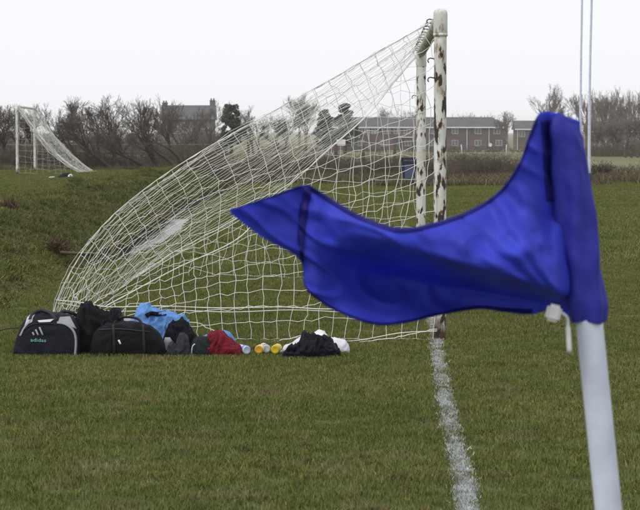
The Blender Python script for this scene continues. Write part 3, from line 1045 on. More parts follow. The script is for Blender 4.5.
def decal_strip(name, tree, path, width, m, parent, off=0.004, n=24, wfun=None, thick=0.003):
    pts = spline(path, n)[0]
    rows = [[], []]
    for i in range(n):
        t = pts[min(i + 1, n - 1)] - pts[max(i - 1, 0)]
        t = t / (np.hypot(*t) + 1e-9)
        wd = width * (wfun(i / (n - 1)) if wfun else 1) / 2
        a_ = hit(tree, pts[i][0] - t[1] * wd, pts[i][1] + t[0] * wd, off); b_ = hit(tree, pts[i][0] + t[1] * wd, pts[i][1] - t[0] * wd, off)
        if a_ is None or b_ is None: continue
        rows[0].append(a_); rows[1].append(b_)
    k = len(rows[0])
    if k < 2: return None
    o = sub(name, (rows[0] + rows[1], [(i, i + 1, k + i + 1, k + i) for i in range(k - 1)]), m, parent, True)
    mm = o.modifiers.new('thickness', 'SOLIDIFY'); mm.thickness = thick; mm.offset = 0
    return o


def decal_poly(name, tree, poly, m, parent, off=0.004, nx_=14, ny_=14):
    """four-sided patch given by its corners in order"""
    a_, b_, c_, d_ = [np.array(p, float) for p in poly]
    Vs, Fs, idx = [], [], {}
    for i in range(nx_ + 1):
        for j in range(ny_ + 1):
            u, v = i / nx_, j / ny_
            p = (a_ * (1 - u) + b_ * u) * (1 - v) + (d_ * (1 - u) + c_ * u) * v
            q = hit(tree, p[0], p[1], off)
            if q is not None:
                idx[(i, j)] = len(Vs); Vs.append(q)
    for i in range(nx_):
        for j in range(ny_):
            ks = [(i, j), (i + 1, j), (i + 1, j + 1), (i, j + 1)]
            if all(k in idx for k in ks): Fs.append(tuple(idx[k] for k in ks))
    o = sub(name, (Vs, Fs), m, parent, True)
    mm = o.modifiers.new('thickness', 'SOLIDIFY'); mm.thickness = 0.003; mm.offset = 0
    return o


# sports bag with grey piping and printed emblem
GB = 'kit dumped behind the goal'
b1 = thing('sports_bag', G(48, 357), 'navy sports bag with pale grey piping and printed emblem, leftmost in the row', 'bag', GB)
body = heap('body', [(12.5, 357), (13.5, 350), (18, 333), (23, 321), (29, 315), (38, 312.5), (50, 313), (60, 314), (69, 316), (76, 320), (80, 328), (81.5, 340), (82, 357)], 357, 0.34, M['navy'], b1, pw=0.6, folds=0.010, ff=8, seed=3, lean=0.05, crease=0.5)
tr = bvh(body)
decal_strip('piping', tr, [(57, 322.5), (64, 323.5), (70, 327), (74.5, 333), (76, 342), (75, 356)], 2.2, M['greyp'], b1, 0.006)
decal_poly('side_panel', tr, [(60, 317), (70, 316.5), (76.5, 329), (58, 322)], M['greyp'], b1)
decal_poly('side_panel', tr, [(28, 315), (34, 314), (32, 322), (24.5, 326)], M['lilac'], b1)
decal_strip('piping', tr, [(35, 313), (30, 321), (24, 328), (20, 336)], 1.6, M['greyp'], b1, 0.006)
decal_poly('label_patch', tr, [(37.5, 320.5), (54, 319), (50.5, 322), (39, 322.4)], M['printw'], b1, 0.006)
hd = [hit(tr, 30, 320, 0.0), W(33, 314, 15.95), W(41, 310.5, 15.98), W(51, 314, 15.95), W(56, 321, 15.9)]
sub('handle', tube_path([tuple(p) for p in spline([tuple(h) for h in hd if h is not None], 22)[0]], 0.014, 8), M['zip'], b1, True)
hd = [W(57, 316, 16.1), W(63, 311.5, 16.1), W(72, 313, 16.1), W(78, 317, 16.12)]
sub('handle', tube_path([tuple(p) for p in spline([tuple(h) for h in hd], 22)[0]], 0.012, 8), M['zip'], b1, True)
sp = [G(-12, 334), W(-4, 331.5, 17.2), W(8, 328.5, 16.3), W(18, 328, 16.05)]
sub('shoulder_strap', tube_path([tuple(p) for p in spline([tuple(h) for h in sp], 22)[0]], 0.005, 6), M['zip'], b1, True)
decal_strip('zip', tr, [(24, 330), (32, 324.5), (46, 323.5), (57, 324.5)], 0.9, M['webbing'], b1, 0.006, 20)
for k, (xb, xt, yt, yb2) in enumerate(((34.0, 32.6, 332.2, 335.2), (38.2, 35.6, 329.6, 335.2), (42.8, 39.4, 327.2, 335.2))):
    o = decal_strip('emblem_bar', tr, [(xt, yt), (xb, yb2)], 1.7, M['printg'], b1, 0.004, 6)
tc = bpy.data.curves.new('lettering', 'FONT'); tc.body = 'adidas'; tc.size = 1.0; tc.resolution_u = 2
to = bpy.data.objects.new('lettering_source', tc)
C.objects.link(to)
dg = bpy.context.evaluated_depsgraph_get()
tm = bpy.data.meshes.new_from_object(to.evaluated_get(dg))
bpy.data.objects.remove(to)
xsn = [v.co.x for v in tm.vertices]; x0, x1 = min(xsn), max(xsn)
for v in tm.vertices:
    u = (v.co.x - x0) / (x1 - x0)
    h_ = hit(tr, 30.5 + 15.5 * u, 341.5 - 5.0 * v.co.y + 0.5 * u, 0.005)
    v.co = h_ if h_ is not None else Vector((0, 0, -5))
tm.materials.clear(); tm.materials.append(M['teal'])
lo_ = bpy.data.objects.new('lettering', tm); link(lo_, b1)
tm.name = 'lettering'
mm = lo_.modifiers.new('thickness', 'SOLIDIFY'); mm.thickness = 0.002

# black holdall with small white tab, dark coat thrown on it
b2 = thing('holdall', G(128, 357), 'plain black holdall with a tiny white tab, right of the emblem bag', 'bag', GB)
bd2 = heap('body', [(90, 357), (91, 345), (94, 334), (99, 328), (107, 324), (120, 322), (138, 323), (150, 326), (158, 333), (164, 345), (166, 357)], 357, 0.30, M['black'], b2, pw=0.6, folds=0.018, ff=9, seed=5, crease=0.6)
tr2 = bvh(bd2)
decal_strip('tab', tr2, [(118.6, 340), (120.6, 344.2)], 1.8, M['white'], b2, 0.006, 5)
for q in (113, 143):
    decal_strip('strap', tr2, [(q, 324.5), (q + .8, 335), (q + 1.2, 346), (q + 1.2, 355)], 2.6, M['webbing'], b2, 0.006, 14)
hd = [W(113, 325, 16.0), W(118, 318.5, 16.05), W(128, 317, 16.08), W(138, 319, 16.05), W(143, 325.5, 16.0)]
sub('handle', tube_path([tuple(p) for p in spline([tuple(h) for h in hd], 22)[0]], 0.009, 8), M['webbing'], b2, True)
decal_strip('zip', tr2, [(95, 330), (120, 329), (150, 332)], 1.2, M['zip'], b2, 0.006, 16)
coat = heap('coat', [(74, 357), (75, 325), (78, 309), (84, 303.5), (91, 304.5), (98, 310), (104, 313), (109, 314), (114, 309.5), (119, 309.5), (122, 317), (124, 329), (125, 338)], 356.8, 0.36, M['black'], None, pw=0.8, folds=0.028, ff=13, seed=8, d0=15.97, crease=0.8)
tag(coat, 'dark coat bundled over the end of the black holdall', 'coat', GB)
o = heap('shirt', [(116, 340), (119, 322), (124, 316), (131, 316.5), (137, 320), (140, 330)], 352, 0.2, M['lilac'], None, folds=0.015, ff=10, seed=9, d0=16.34)
tag(o, 'pale lilac shirt peeping out behind the black holdall', 'shirt', GB)
# sky blue top over a dark bag
o = heap('jacket', [(131, 335), (135, 315), (140, 306), (147, 303.5), (153, 305.5), (160, 311), (167, 313), (176, 315), (184, 317), (189, 323), (193, 335), (194, 342)], 352, 0.24, M['skyb'], None, pw=0.9, folds=0.028, ff=12, seed=11, d0=16.26, crease=0.9)
tag(o, 'sky blue jacket draped over the kit between the holdall and red top', 'jacket', GB)
tj = bvh(o)
decal_strip('collar', tj, [(146, 316), (151, 313.5), (158, 314), (166, 312.5)], 4.2, M['black'], o, 0.008, 14)
o = heap('coat', [(160, 356), (163, 342), (168, 327), (174, 321), (182, 320), (188, 324), (193, 333), (199, 342), (202, 356)], 355.5, 0.22, M['black'], None, pw=0.8, folds=0.028, ff=15, seed=13, d0=16.12, crease=0.8)
tag(o, 'black jacket crumpled beneath the sky blue jacket', 'coat', GB)
o = heap('glove', [(166, 356), (167, 349), (169, 344), (173, 342), (176, 345), (178, 356)], 356.5, 0.10, M['greyb'], None, folds=0.014, ff=18, seed=14, crease=0.8)
tag(o, 'small grey crumpled glove in front of the black jacket', 'glove', GB)
o = heap('boot_bag', [(174, 356), (176, 343), (179, 335), (184, 334), (188, 338), (190, 348), (192, 356)], 356.5, 0.15, M['greyb'], None, folds=0.02, ff=16, seed=15, crease=0.6)
tag(o, 'dark grey limp boot bag standing in front of the black jacket', 'bag', GB)
o = heap('towel', [(163, 342), (165, 337), (170, 337.5), (172, 341), (172.5, 344)], 352, 0.06, M['greyp'], None, folds=0.006, ff=14, seed=16, d0=16.0, zlow=0.03)
tag(o, 'folded pale grey cloth lying on the holdall end', 'towel', GB)
o = heap('rucksack', [(189, 356), (190, 347), (194, 340), (200, 337), (207, 338), (213, 342), (216, 349), (217, 356)], 356, 0.2, M['dkteal'], None, folds=0.014, ff=14, seed=17, crease=0.7)
tag(o, 'small dark rucksack with a curved white edge beside the red top', 'bag', GB)
decal_strip('piping', bvh(o), [(191.5, 354), (191.8, 349), (193, 345.5), (195, 344)], 1.0, M['printw'], o, 0.005, 10)
o = heap('shirt', [(196, 350), (200, 337), (206, 335), (216, 333), (224, 331), (230, 332), (234, 337), (238, 346)], 352, 0.14, M['skyb'], None, folds=0.012, ff=10, seed=18, d0=16.45)
tag(o, 'blue shirt showing behind the dark red top', 'shirt', GB)
o = heap('top', [(204, 352), (205, 341), (209, 335), (216, 332), (223, 333.5), (230, 339), (236, 345), (241, 348), (244, 355.5)], 355.8, 0.26, M['red'], None, pw=0.8, folds=0.024, ff=14, seed=19, crease=0.9)
tag(o, 'dark red sports top in a soft heap beside the bottles', 'clothing', GB)
# white and navy clothes near the post
o = heap('shirt', [(280, 357), (283, 348), (290, 343), (300, 339), (306, 340), (314, 334.5), (320, 331), (325, 333), (329, 339), (337, 339.5), (345, 340), (349.5, 346), (350.5, 356)], 356.5, 0.22, M['whitec'], None, pw=0.85, folds=0.024, ff=14, seed=21, d0=16.12, crease=0.5)
tag(o, 'white shirt heaped under the dark jacket right of the bottles', 'shirt', GB)
o = heap('jacket', [(281, 358), (283, 351), (289, 347), (298, 345), (302, 336), (304, 333), (310, 335.5), (318, 336), (327, 338), (332, 341), (337, 347), (341, 353), (342, 357)], 358, 0.24, M['navy'], None, pw=0.85, folds=0.028, ff=15, seed=22, crease=0.9)
tag(o, 'dark navy jacket lying on a white shirt near the goal post', 'jacket', GB)


def lathe(prof, n=20):
    Vs, Fs = [], []
    for r, h_ in prof:
        for k in range(n):
            a_ = 2 * math.pi * k / n
            Vs.append((r * math.cos(a_), r * math.sin(a_), h_))
    for i in range(len(prof) - 1):
        for k in range(n):
            k2 = (k + 1) % n
            Fs.append((i * n + k, i * n + k2, (i + 1) * n + k2, (i + 1) * n + k))
    Fs.append(tuple(range(n - 1, -1, -1))); Fs.append(tuple((len(prof) - 1) * n + k for k in range(n)))
    return Vs, Fs


def bottle(px, yb, ang, cbody, cband, ccap, label):
    d = G(px, yb).y
    loc = G(px, yb); r = 0.030
    t = thing('drink_bottle', (loc.x, loc.y, 0), label, 'bottle', 'drink bottles in a row on the grass')
    mb = plain('bottle_plastic', cbody, 0.3, 0.05); mband = plain('bottle_band', cband, 0.4, 0.05); mcap = plain('bottle_cap', ccap, 0.4, 0.05)
    pb = lathe([(0.020, 0.004), (0.030, 0.0), (0.034, 0.006), (0.034, 0.05), (0.031, 0.06), (0.031, 0.08), (0.034, 0.09), (0.034, 0.13), (0.030, 0.15), (0.018, 0.165), (0.016, 0.17)])
    pn = lathe([(0.0345, 0.012), (0.0355, 0.014), (0.0355, 0.046), (0.0345, 0.048)])
    pc = lathe([(0.020, 0.166), (0.021, 0.168), (0.021, 0.182), (0.012, 0.186), (0.009, 0.200), (0.006, 0.202)])
    Mx = Matrix.Translation(loc + Vector((0, 0, r))) @ Matrix.Rotation(ang, 4, 'Z') @ Matrix.Rotation(-math.pi / 2 + 0.02, 4, 'X') @ Matrix.Scale(0.88, 4)
    for nm, vf, m_ in (('body', pb, mb), ('label_band', pn, mband), ('cap', pc, mcap)):
        sub(nm, ([Mx @ Vector(v) for v in vf[0]], vf[1]), m_, t, True)


bottle(247, 354.5, 0.5, (0.50, 0.56, 0.72), (0.16, 0.24, 0.6), (0.7, 0.7, 0.75), 'white and blue drink bottle lying next to the red top')
bottle(258.5, 354, -0.3, (0.62, 0.33, 0.04), (0.70, 0.62, 0.5), (0.62, 0.2, 0.04), 'orange drink bottle lying second from the red top')
bottle(266.5, 353.3, 0.2, (0.55, 0.56, 0.66), (0.06, 0.06, 0.16), (0.7, 0.7, 0.75), 'clear white drink bottle with dark band, between orange and yellow bottles')
bottle(275, 354, -0.15, (0.60, 0.45, 0.02), (0.52, 0.40, 0.03), (0.1, 0.1, 0.12), 'yellow drink bottle lying next to the navy jacket')

# clothes by the far goal
o = heap('jacket', [(55, 178), (58, 176), (62, 173.5), (66, 172), (69, 173), (72, 178)], 178.2, 0.5, M['navy'], None, folds=0.05, ff=4, seed=31, d0=float(GT(64, 178.2).y), n=50, nj=20, zlow=-.1)
tag(o, 'tiny dark jacket lying behind the far goal', 'jacket', 'clothes by the far goal')
o = heap('shirt', [(67.5, 178), (68.5, 175), (71, 174), (73, 175.5), (74, 178.2)], 178.4, 0.3, M['whitec'], None, folds=0.03, ff=4, seed=32, d0=float(GT(70, 178.6).y), n=30, nj=16, zlow=-.1)
tag(o, 'white bundle beside the dark jacket under the far goal net', 'shirt', 'clothes by the far goal')
o = heap('shirt', [(48, 178), (50, 176.8), (54, 176.6), (57, 178)], 178.2, 0.3, M['whitec'], None, folds=0.02, ff=4, seed=33, d0=float(GT(52, 178.2).y), n=30, nj=16, zlow=-.1)
tag(o, 'flat white cloth left of the dark jacket by the far goal', 'shirt', 'clothes by the far goal')

# ------------------------------------------------------------------ planks and weeds at the ditch
for (x0, y0, x1, y1, r, lab) in ((60, 252.5, 106, 255, 0.02, 'old grey pipe lying across the ditch nearer the goal'), (143, 211, 193, 213, 0.05, 'dark wooden plank laid across the ditch further off')):
    p, q = G(x0, y0, 0.03), G(x1, y1, 0.03)
    d_ = (p.y + q.y) / 2
    p, q = W(x0, y0, d_), W(x1, y1, d_)
    if r == 0.02:
        o = mesh_obj('pipe', *tube_path([p.lerp(q, t) for t in np.linspace(0, 1, 8)], r, 12), M['wood'], None, True)
        tag(o, lab, 'pipe')
    else:
        V, Fc = box(p.x, q.x, d_ - .14, d_ + .14, p.z - .05, p.z)
        o = mesh_obj('plank', V, Fc, M['wood']); tag(o, lab, 'plank')
for (px, py, n, h_, lab) in ((56, 256, 420, 0.24, 'reddish brown dead weed clump on the near end of the ditch bank'), (9, 212, 300, 0.2, 'brown withered tuft on top of the bank at the left edge')):
    c = GT(px, py)
    P = NR.normal(0, 0.07, (n, 3)) * np.array([1, 1, 0]) + np.array([c.x, c.y, c.z]) + np.array([0, 0, h_ * .7]) * NR.random((n, 1))
    Q = P + NR.normal(0, 0.055, (n, 3)) + np.array([0, 0, .02])
    o = mesh_obj('dead_weed', *seg_tubes(P, Q, 0.007, 0.003, 3), M['dock']); tag(o, lab, 'weed')

# ------------------------------------------------------------------ litter bin
bc = G(409, 185)
bn = thing('litter_bin', bc, 'dark navy litter bin standing behind the goal post', 'bin')
wd, hh_ = 0.20, 0.78
V, Fc = box(bc.x - wd, bc.x + wd, bc.y, bc.y + .4, 0, hh_ - .1)
sub('body', (V, Fc), M['binb'], bn)
sub('hood', join(box(bc.x - wd - .015, bc.x + wd + .015, bc.y - .015, bc.y + .415, hh_ - .06, hh_), *[box(bc.x + sx * (wd - .02) - .02, bc.x + sx * (wd - .02) + .02, yy_, yy_ + .04, hh_ - .1, hh_ - .06) for sx in (-1, 1) for yy_ in (bc.y, bc.y + .36)]), M['binb'], bn)
sub('panel', box(bc.x - .12, bc.x + .12, bc.y - .012, bc.y - .002, 0.12, 0.58), M['binp'], bn)

# ------------------------------------------------------------------ tall poles
PG = 'pair of tall thin poles'
for (xb, xt, d, lab) in ((589.3, 591.6, 70.0, 'tall thin white pole rising beside the corner flag, right one of two'), (580.6, 582.0, 76.0, 'tall thin white pole rising beside the corner flag, left one of two')):
    b0 = W(xb, 175, d); b0.z = -0.05
    t0 = W(xt, 0, d)
    dv = (t0 - W(xb, 130, d)); t1 = t0 + dv * 0.75
    pts = [b0, W(xb, 130, d), W((xb + xt) / 2 - .3, 64, d), t0, t1]
    o = thing('tall_pole', b0, lab, 'pole', PG)
    sub('shaft', tube_path([tuple(p) for p in spline([tuple(p) for p in pts], 20)[0]], [0.046] * 6 + [0.034] * 14, 10), M['pole'], o, True)
    sub('ground_socket', tube_path([b0, b0 + Vector((0, 0, .32))], 0.075, 12), M['binb'], o, True)
rp_ = [W(581, 109, 76), W(583, 113, 75), W(585, 117, 73), W(587, 113.5, 71), W(589, 110.5, 70)]
o = mesh_obj('slack_rope', *seg_tubes(*poly_segs(spline([tuple(p) for p in rp_], 16)[0]), 0.012, 0.012, 6), M['netw'])
tag(o, 'short slack white rope hung between the two tall poles', 'rope')


# ------------------------------------------------------------------ trees
def grow(base, h, lean, seed, levels=5, spread=0.55, splits=(2, 3), r0=None, ratio=0.72, droop=0.0, first=0.28, up=0.35, wig=0.13, lat_p=0.72):
    """recursive bare tree -> segments per level [(P,Q,r0,r1)]"""
    g = random.Random(seed)
    segs = {k: [] for k in range(levels + 1)}
    r0 = r0 or h * 0.022

    def br(p, d, L, r, lev):
        n = 4 if lev < 2 else 3
        if lev >= levels: n = 2
        pts = [p]
        for i in range(n):
            d = (d + Vector((g.gauss(0, wig), g.gauss(0, wig), g.gauss(0, wig * .7) + up * 0.12 - droop * 0.1 * lev))).normalized()
            q = pts[-1] + d * (L / n)
            ra = r * (1 - 0.45 * i / n); rb = r * (1 - 0.45 * (i + 1) / n)
            segs[lev].append((pts[-1], q, ra, rb))
            pts.append(q)
            if lev < levels and i >= (1 if lev == 0 else 0):
                for _ in range(g.randint(*splits) if i == n - 1 else (1 if g.random() < lat_p else 0)):
                    ax = Vector((g.gauss(0, 1), g.gauss(0, 1), g.gauss(0, 1))).normalized()
                    nd = (d + ax * spread * g.uniform(0.6, 1.5) + Vector((0, 0, up * .3))).normalized()
                    br(q, nd, L * ratio * g.uniform(0.7, 1.15), rb * g.uniform(0.5, 0.75), lev + 1)
    br(Vector(base), Vector((lean[0], lean[1], 1)).normalized(), h * first, r0, 0)
    return segs


def tree(name, label, px, pyb, d, pyt, leanx, seed, group=None, levels=5, mb=None, mt=None, width=1.0, rmin=0.004, stems=1, **k):
    mb = mb or M['bark']; mt = mt or M['twig']
    x = W(px, pyb, d).x
    zb = float(ground(x, d)) - 0.05
    ztop = W(px, pyt, d).z
    h = ztop - zb
    S = {}
    for q in range(stems):
        o2 = Vector((x + (q - (stems - 1) / 2) * 0.25 * h * 0.3, d + 0.1 * q, zb))
        s = grow(o2, h, (leanx + (q - (stems - 1) / 2) * 0.3, 0.05 * q), seed + q * 17, levels, **k)
        for lv, v in s.items(): S.setdefault(lv, []).extend(v)
    allp = [q[1] for v in S.values() for q in v]
    zmax = sorted(p.z for p in allp)[int(len(allp) * .995)]
    f = h / (zmax - zb)
    org = Vector((x, d, zb))

    def T(p): return (p.x - org.x) * f * width + org.x, (p.y - org.y) * f + org.y, (p.z - org.z) * f + org.z
    t = thing(name, (x, d, zb + .05), label, 'tree', group)
    for nm, lv, m_, sides in (('trunk', [0], mb, 7), ('limbs', [1, 2], mb, 5), ('crown', list(range(3, levels + 1)), mt, 3)):
        sg = [q for l_ in lv for q in S.get(l_, [])]
        if not sg: continue
        P = np.array([T(q[0]) for q in sg]); Q = np.array([T(q[1]) for q in sg])
        ra = np.maximum(np.array([q[2] for q in sg]) * f, rmin); rb = np.maximum(np.array([q[3] for q in sg]) * f, rmin)
        o = mesh_obj(nm, *seg_tubes(P, Q, ra, rb, sides), m_, t)
        if nm != 'trunk' or stems > 2: o['kind'] = 'stuff'
    return t


HG = 'bare hedgerow trees behind the far goal'
tree('hawthorn_tree', 'bare bushy tree at the far left edge behind the goal posts', 4, 168, 97, 103, -0.3, 201, HG, 5, stems=2, rmin=.005)
tree('hawthorn_tree', 'slim bare tree with an upright trunk right behind the far goal', 60, 166, 96, 99, -0.1, 202, HG, 5, rmin=.005, spread=.6)
tree('hawthorn_tree', 'bare low tree filling the gap behind the far goal net', 88, 168, 99, 101, -0.6, 203, HG, 5, stems=2, rmin=.005, spread=.65)
tree('hawthorn_tree', 'bare spreading tree with dense twigs, left of the leaning trunk', 122, 172, 94, 98, -0.8, 204, HG, 5, stems=3, rmin=.005, spread=.6, width=1.1)
tree('hawthorn_tree', 'bare windswept tree whose thick trunk leans far to the left', 160, 171, 92, 103, -1.25, 205, HG, 5, stems=2, rmin=.005, spread=.5, r0=.09)
tree('hawthorn_tree', 'bare tree with a curved trunk standing left of the stone house', 184, 170, 91, 99, -0.8, 206, HG, 5, rmin=.005, spread=.55, r0=.07, stems=2)
tree('hawthorn_tree', 'bare twiggy tree in front of the stone house', 207, 152, 150, 103, -0.3, 207, HG, 5, stems=2, rmin=.007, spread=.65)
tree('hawthorn_tree', 'bare tree hiding the left part of the stone house', 178, 156, 140, 104, -0.3, 218, HG, 5, stems=2, rmin=.007, spread=.65)
tree('hawthorn_tree', 'low bare tree between the far goal posts', 28, 166, 104, 106, -0.2, 214, HG, 5, stems=2, rmin=.005, spread=.65)

FG = 'bare trees around the houses'
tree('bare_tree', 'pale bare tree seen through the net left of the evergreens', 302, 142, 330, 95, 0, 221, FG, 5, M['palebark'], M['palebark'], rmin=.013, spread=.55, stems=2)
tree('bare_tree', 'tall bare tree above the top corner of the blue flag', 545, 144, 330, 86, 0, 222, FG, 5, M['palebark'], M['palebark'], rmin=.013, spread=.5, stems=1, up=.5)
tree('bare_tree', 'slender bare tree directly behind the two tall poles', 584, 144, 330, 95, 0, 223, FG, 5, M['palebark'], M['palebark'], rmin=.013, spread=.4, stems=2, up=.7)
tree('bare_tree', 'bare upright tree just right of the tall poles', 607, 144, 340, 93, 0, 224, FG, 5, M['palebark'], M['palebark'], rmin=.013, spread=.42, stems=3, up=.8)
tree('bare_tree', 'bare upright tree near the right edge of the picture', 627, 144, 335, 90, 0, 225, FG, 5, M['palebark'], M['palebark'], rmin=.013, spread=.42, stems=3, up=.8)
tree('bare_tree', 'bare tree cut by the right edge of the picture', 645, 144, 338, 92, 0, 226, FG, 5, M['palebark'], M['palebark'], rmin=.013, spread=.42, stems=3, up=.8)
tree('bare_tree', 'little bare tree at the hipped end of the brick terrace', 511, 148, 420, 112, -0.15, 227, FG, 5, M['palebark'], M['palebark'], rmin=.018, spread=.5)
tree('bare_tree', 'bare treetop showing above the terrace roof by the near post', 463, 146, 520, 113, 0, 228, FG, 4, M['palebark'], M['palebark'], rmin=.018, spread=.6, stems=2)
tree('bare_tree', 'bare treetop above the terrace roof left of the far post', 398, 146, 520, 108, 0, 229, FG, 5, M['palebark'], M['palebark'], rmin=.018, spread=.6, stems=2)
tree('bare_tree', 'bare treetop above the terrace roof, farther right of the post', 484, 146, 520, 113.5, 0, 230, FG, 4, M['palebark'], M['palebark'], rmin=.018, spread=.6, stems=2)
tree('hedge_tree', 'dark dense bare thicket tree at the right edge, nearer one', 632, 156, 150, 113, -0.25, 231, 'dark thicket trees on the right', 5, M['twig'], M['palebark'], rmin=.007, spread=.8, stems=3, width=1.3)
tree('hedge_tree', 'dark dense bare thicket tree just right of the tall poles', 606, 155, 165, 119, -0.15, 232, 'dark thicket trees on the right', 5, M['twig'], M['palebark'], rmin=.007, spread=.8, stems=3, width=1.3)


def leafy(name, label, px, pyb, d, pyt, wpx, seed, n=5200, ls=0.16, group=None, conic=0.5):
    x = W(px, pyb, d).x; zb = float(ground(x, d)); h = W(px, pyt, d).z - zb; rw = wpx / 2 * d / F
    g = np.random.default_rng(seed)
    t = thing(name, (x, d, zb), label, 'tree', group)
    sub('trunk', tube_path([(x, d, zb - .1), (x + .1, d, zb + h * .4), (x, d, zb + h * .85)], [h * .035, h * .025, h * .006], 8), M['bark'], t, True)
    k = 60
    cz = g.uniform(0.22, 0.97, k); ca_ = g.uniform(0, 6.283, k)
    rr = rw * (1 - conic * np.clip((cz - .3) / .7, 0, 1)) * np.sqrt(1 - np.clip((cz - .55) / .5, -1, 1) ** 2 * .75)
    cr_ = rr * np.sqrt(g.random(k)) * .85
    cc = np.stack([x + np.cos(ca_) * cr_, d + np.sin(ca_) * cr_, zb + cz * h * .95], 1)
    q = g.integers(0, k, n)
    v = g.normal(0, 1, (n, 3)); v /= np.linalg.norm(v, axis=1, keepdims=True)
    p = cc[q] + v * (g.random((n, 1)) ** .4) * (rw * g.uniform(.10, .30, k)[q])[:, None] * np.array([1, 1, .8])
    p[:, 2] = np.minimum(p[:, 2], zb + h)
    a_ = g.normal(0, 1, (n, 3)); a_ /= np.linalg.norm(a_, axis=1, keepdims=True)
    b_ = np.cross(a_, g.normal(0, 1, (n, 3))); b_ /= np.linalg.norm(b_, axis=1, keepdims=True)
    sz = g.uniform(.5, 1.3, (n, 1)) * ls
    Vv = np.stack([p - a_ * sz, p + b_ * sz * .6, p + a_ * sz, p - b_ * sz * .6], 1).reshape(-1, 3)
    mesh_obj('crown', Vv, np.arange(n * 4).reshape(-1, 4), M['evergreen'], t)


leafy('evergreen_tree', 'dark evergreen tree right of the stone house', 231, 144, 210, 101, 34, 301, ls=.11, conic=.55)
leafy('evergreen_tree', 'dark evergreen tree seen through the net above the brick terrace', 345, 144, 340, 101.5, 34, 302, ls=.2, conic=.6)
leafy('evergreen_tree', 'lower dark evergreen left of the taller one behind the net', 325, 144, 345, 106, 24, 303, ls=.2, conic=.6)
tree('bare_tree', 'bare twiggy tree between the stone house and the net', 256, 146, 230, 110, 0, 241, FG, 5, rmin=.010, spread=.7, stems=2)
tree('bare_tree', 'low bare tree half hidden by the billowing net', 280, 146, 260, 112, 0, 242, FG, 5, rmin=.011, spread=.7, stems=2)



# ------------------------------------------------------------------ brambles and hedges
def thicket(name, label, x0, x1, y0, y1, zt, n, seed, m=None, r=0.006, arch=0.5, dens_noise=0.5, leafs=0.3, kind='stuff'):
    g = np.random.default_rng(seed)
    m = m or M['bramble']
    x = g.uniform(x0, x1, n); y = g.uniform(y0, y1, n)
    keep = vnoise(x * 0.55, y * 0.4, seed) * dens_noise + 0.55 > g.random(n)
    x, y = x[keep], y[keep]; n = len(x)
    hm = zt * (0.6 + 0.4 * vnoise(x * 0.5 + 7, y * .5, seed + 1)) * g.uniform(.5, 1.1, n)
    z = ground(x, y)
    p = np.stack([x, y, z], 1)
    P, Q, ra = [], [], []
    d = g.normal(0, arch, (n, 2)) * hm[:, None]
    a = p.copy()
    for k in range(1, 5):
        t = k / 4
        b = np.stack([x + d[:, 0] * t ** 1.3, y + d[:, 1] * t ** 1.3, z + hm * (math.sin(t * 2.1) / math.sin(1.57))], 1) + g.normal(0, .04, (n, 3))
        P.append(a); Q.append(b); ra.append(np.full(n, r * (1.3 - t * .9)))
        s = a + (b - a) * g.random((n, 1))
        P.append(s); Q.append(s + g.normal(0, .16, (n, 3)) * zt ** .5); ra.append(np.full(n, r * .6))
        a = b
    P, Q, ra = np.concatenate(P), np.concatenate(Q), np.concatenate(ra)
    V, Fc = seg_tubes(P, Q, ra, ra * .6, 3)
    nl = int(len(P) * leafs)
    if nl:
        c = Q[g.integers(0, len(Q), nl)]
        a_ = g.normal(0, 1, (nl, 3)); a_ /= np.linalg.norm(a_, axis=1, keepdims=True)
        b_ = np.cross(a_, g.normal(0, 1, (nl, 3))); b_ /= np.linalg.norm(b_, axis=1, keepdims=True)
        sz = g.uniform(.3, 1, (nl, 1)) * r * 5
        Vl = np.stack([c - a_ * sz, c + b_ * sz * .6, c + a_ * sz, c - b_ * sz * .6], 1).reshape(-1, 3)
        Fc = np.concatenate([Fc, np.arange(nl * 4).reshape(-1, 4) + len(V)]); V = np.concatenate([V, Vl])
    o = mesh_obj(name, V, Fc, m)
    return tag(o, label, 'brambles', kind=kind)


thicket('brambles', 'low dark tangle of brambles between pitch and field behind the goal', -4.2, 7.0, 75, 81, 0.95, 5600, 61)
thicket('brambles', 'sparse low bramble and bush strip right of the corner flag', 7.0, 13.0, 77, 81, 0.5, 900, 62)
thicket('undergrowth', 'dark scrubby undergrowth below the hedgerow trees', -14.5, -4.0, 94, 100, 1.05, 5600, 63, r=.008)
thicket('hedgerow', 'grey brown distant hedgerow on the left', -42, -10, 245, 256, 3.0, 5200, 64, r=.03, leafs=.5)
thicket('hedgerow', 'distant hedge in front of the terrace houses', -10, 44, 400, 404, 1.1, 1500, 65, r=.04, leafs=.5)
thicket('hedgerow', 'dark dense hedge below the thicket trees at the right edge', W(588, 150, 168).x, W(660, 150, 168).x, 160, 176, 1.5, 1500, 66, r=.010, leafs=.3)
for (px, py, d, n, h_, wd, lab, sd_) in ((601, 178, 78, 260, 0.62, .22, 'small dark bush beside the foot of the tall pole', 71), (477, 172, 78, 90, .75, .06, 'narrow dark upright bush among the brambles', 72)):
    c = W(px, py, d)
    o = thicket('bush', lab, c.x - wd, c.x + wd, d - .2, d + .2, h_, n, sd_, kind=None, r=.008, dens_noise=0)
    o['category'] = 'bush'
    if 'kind' in o: del o['kind']


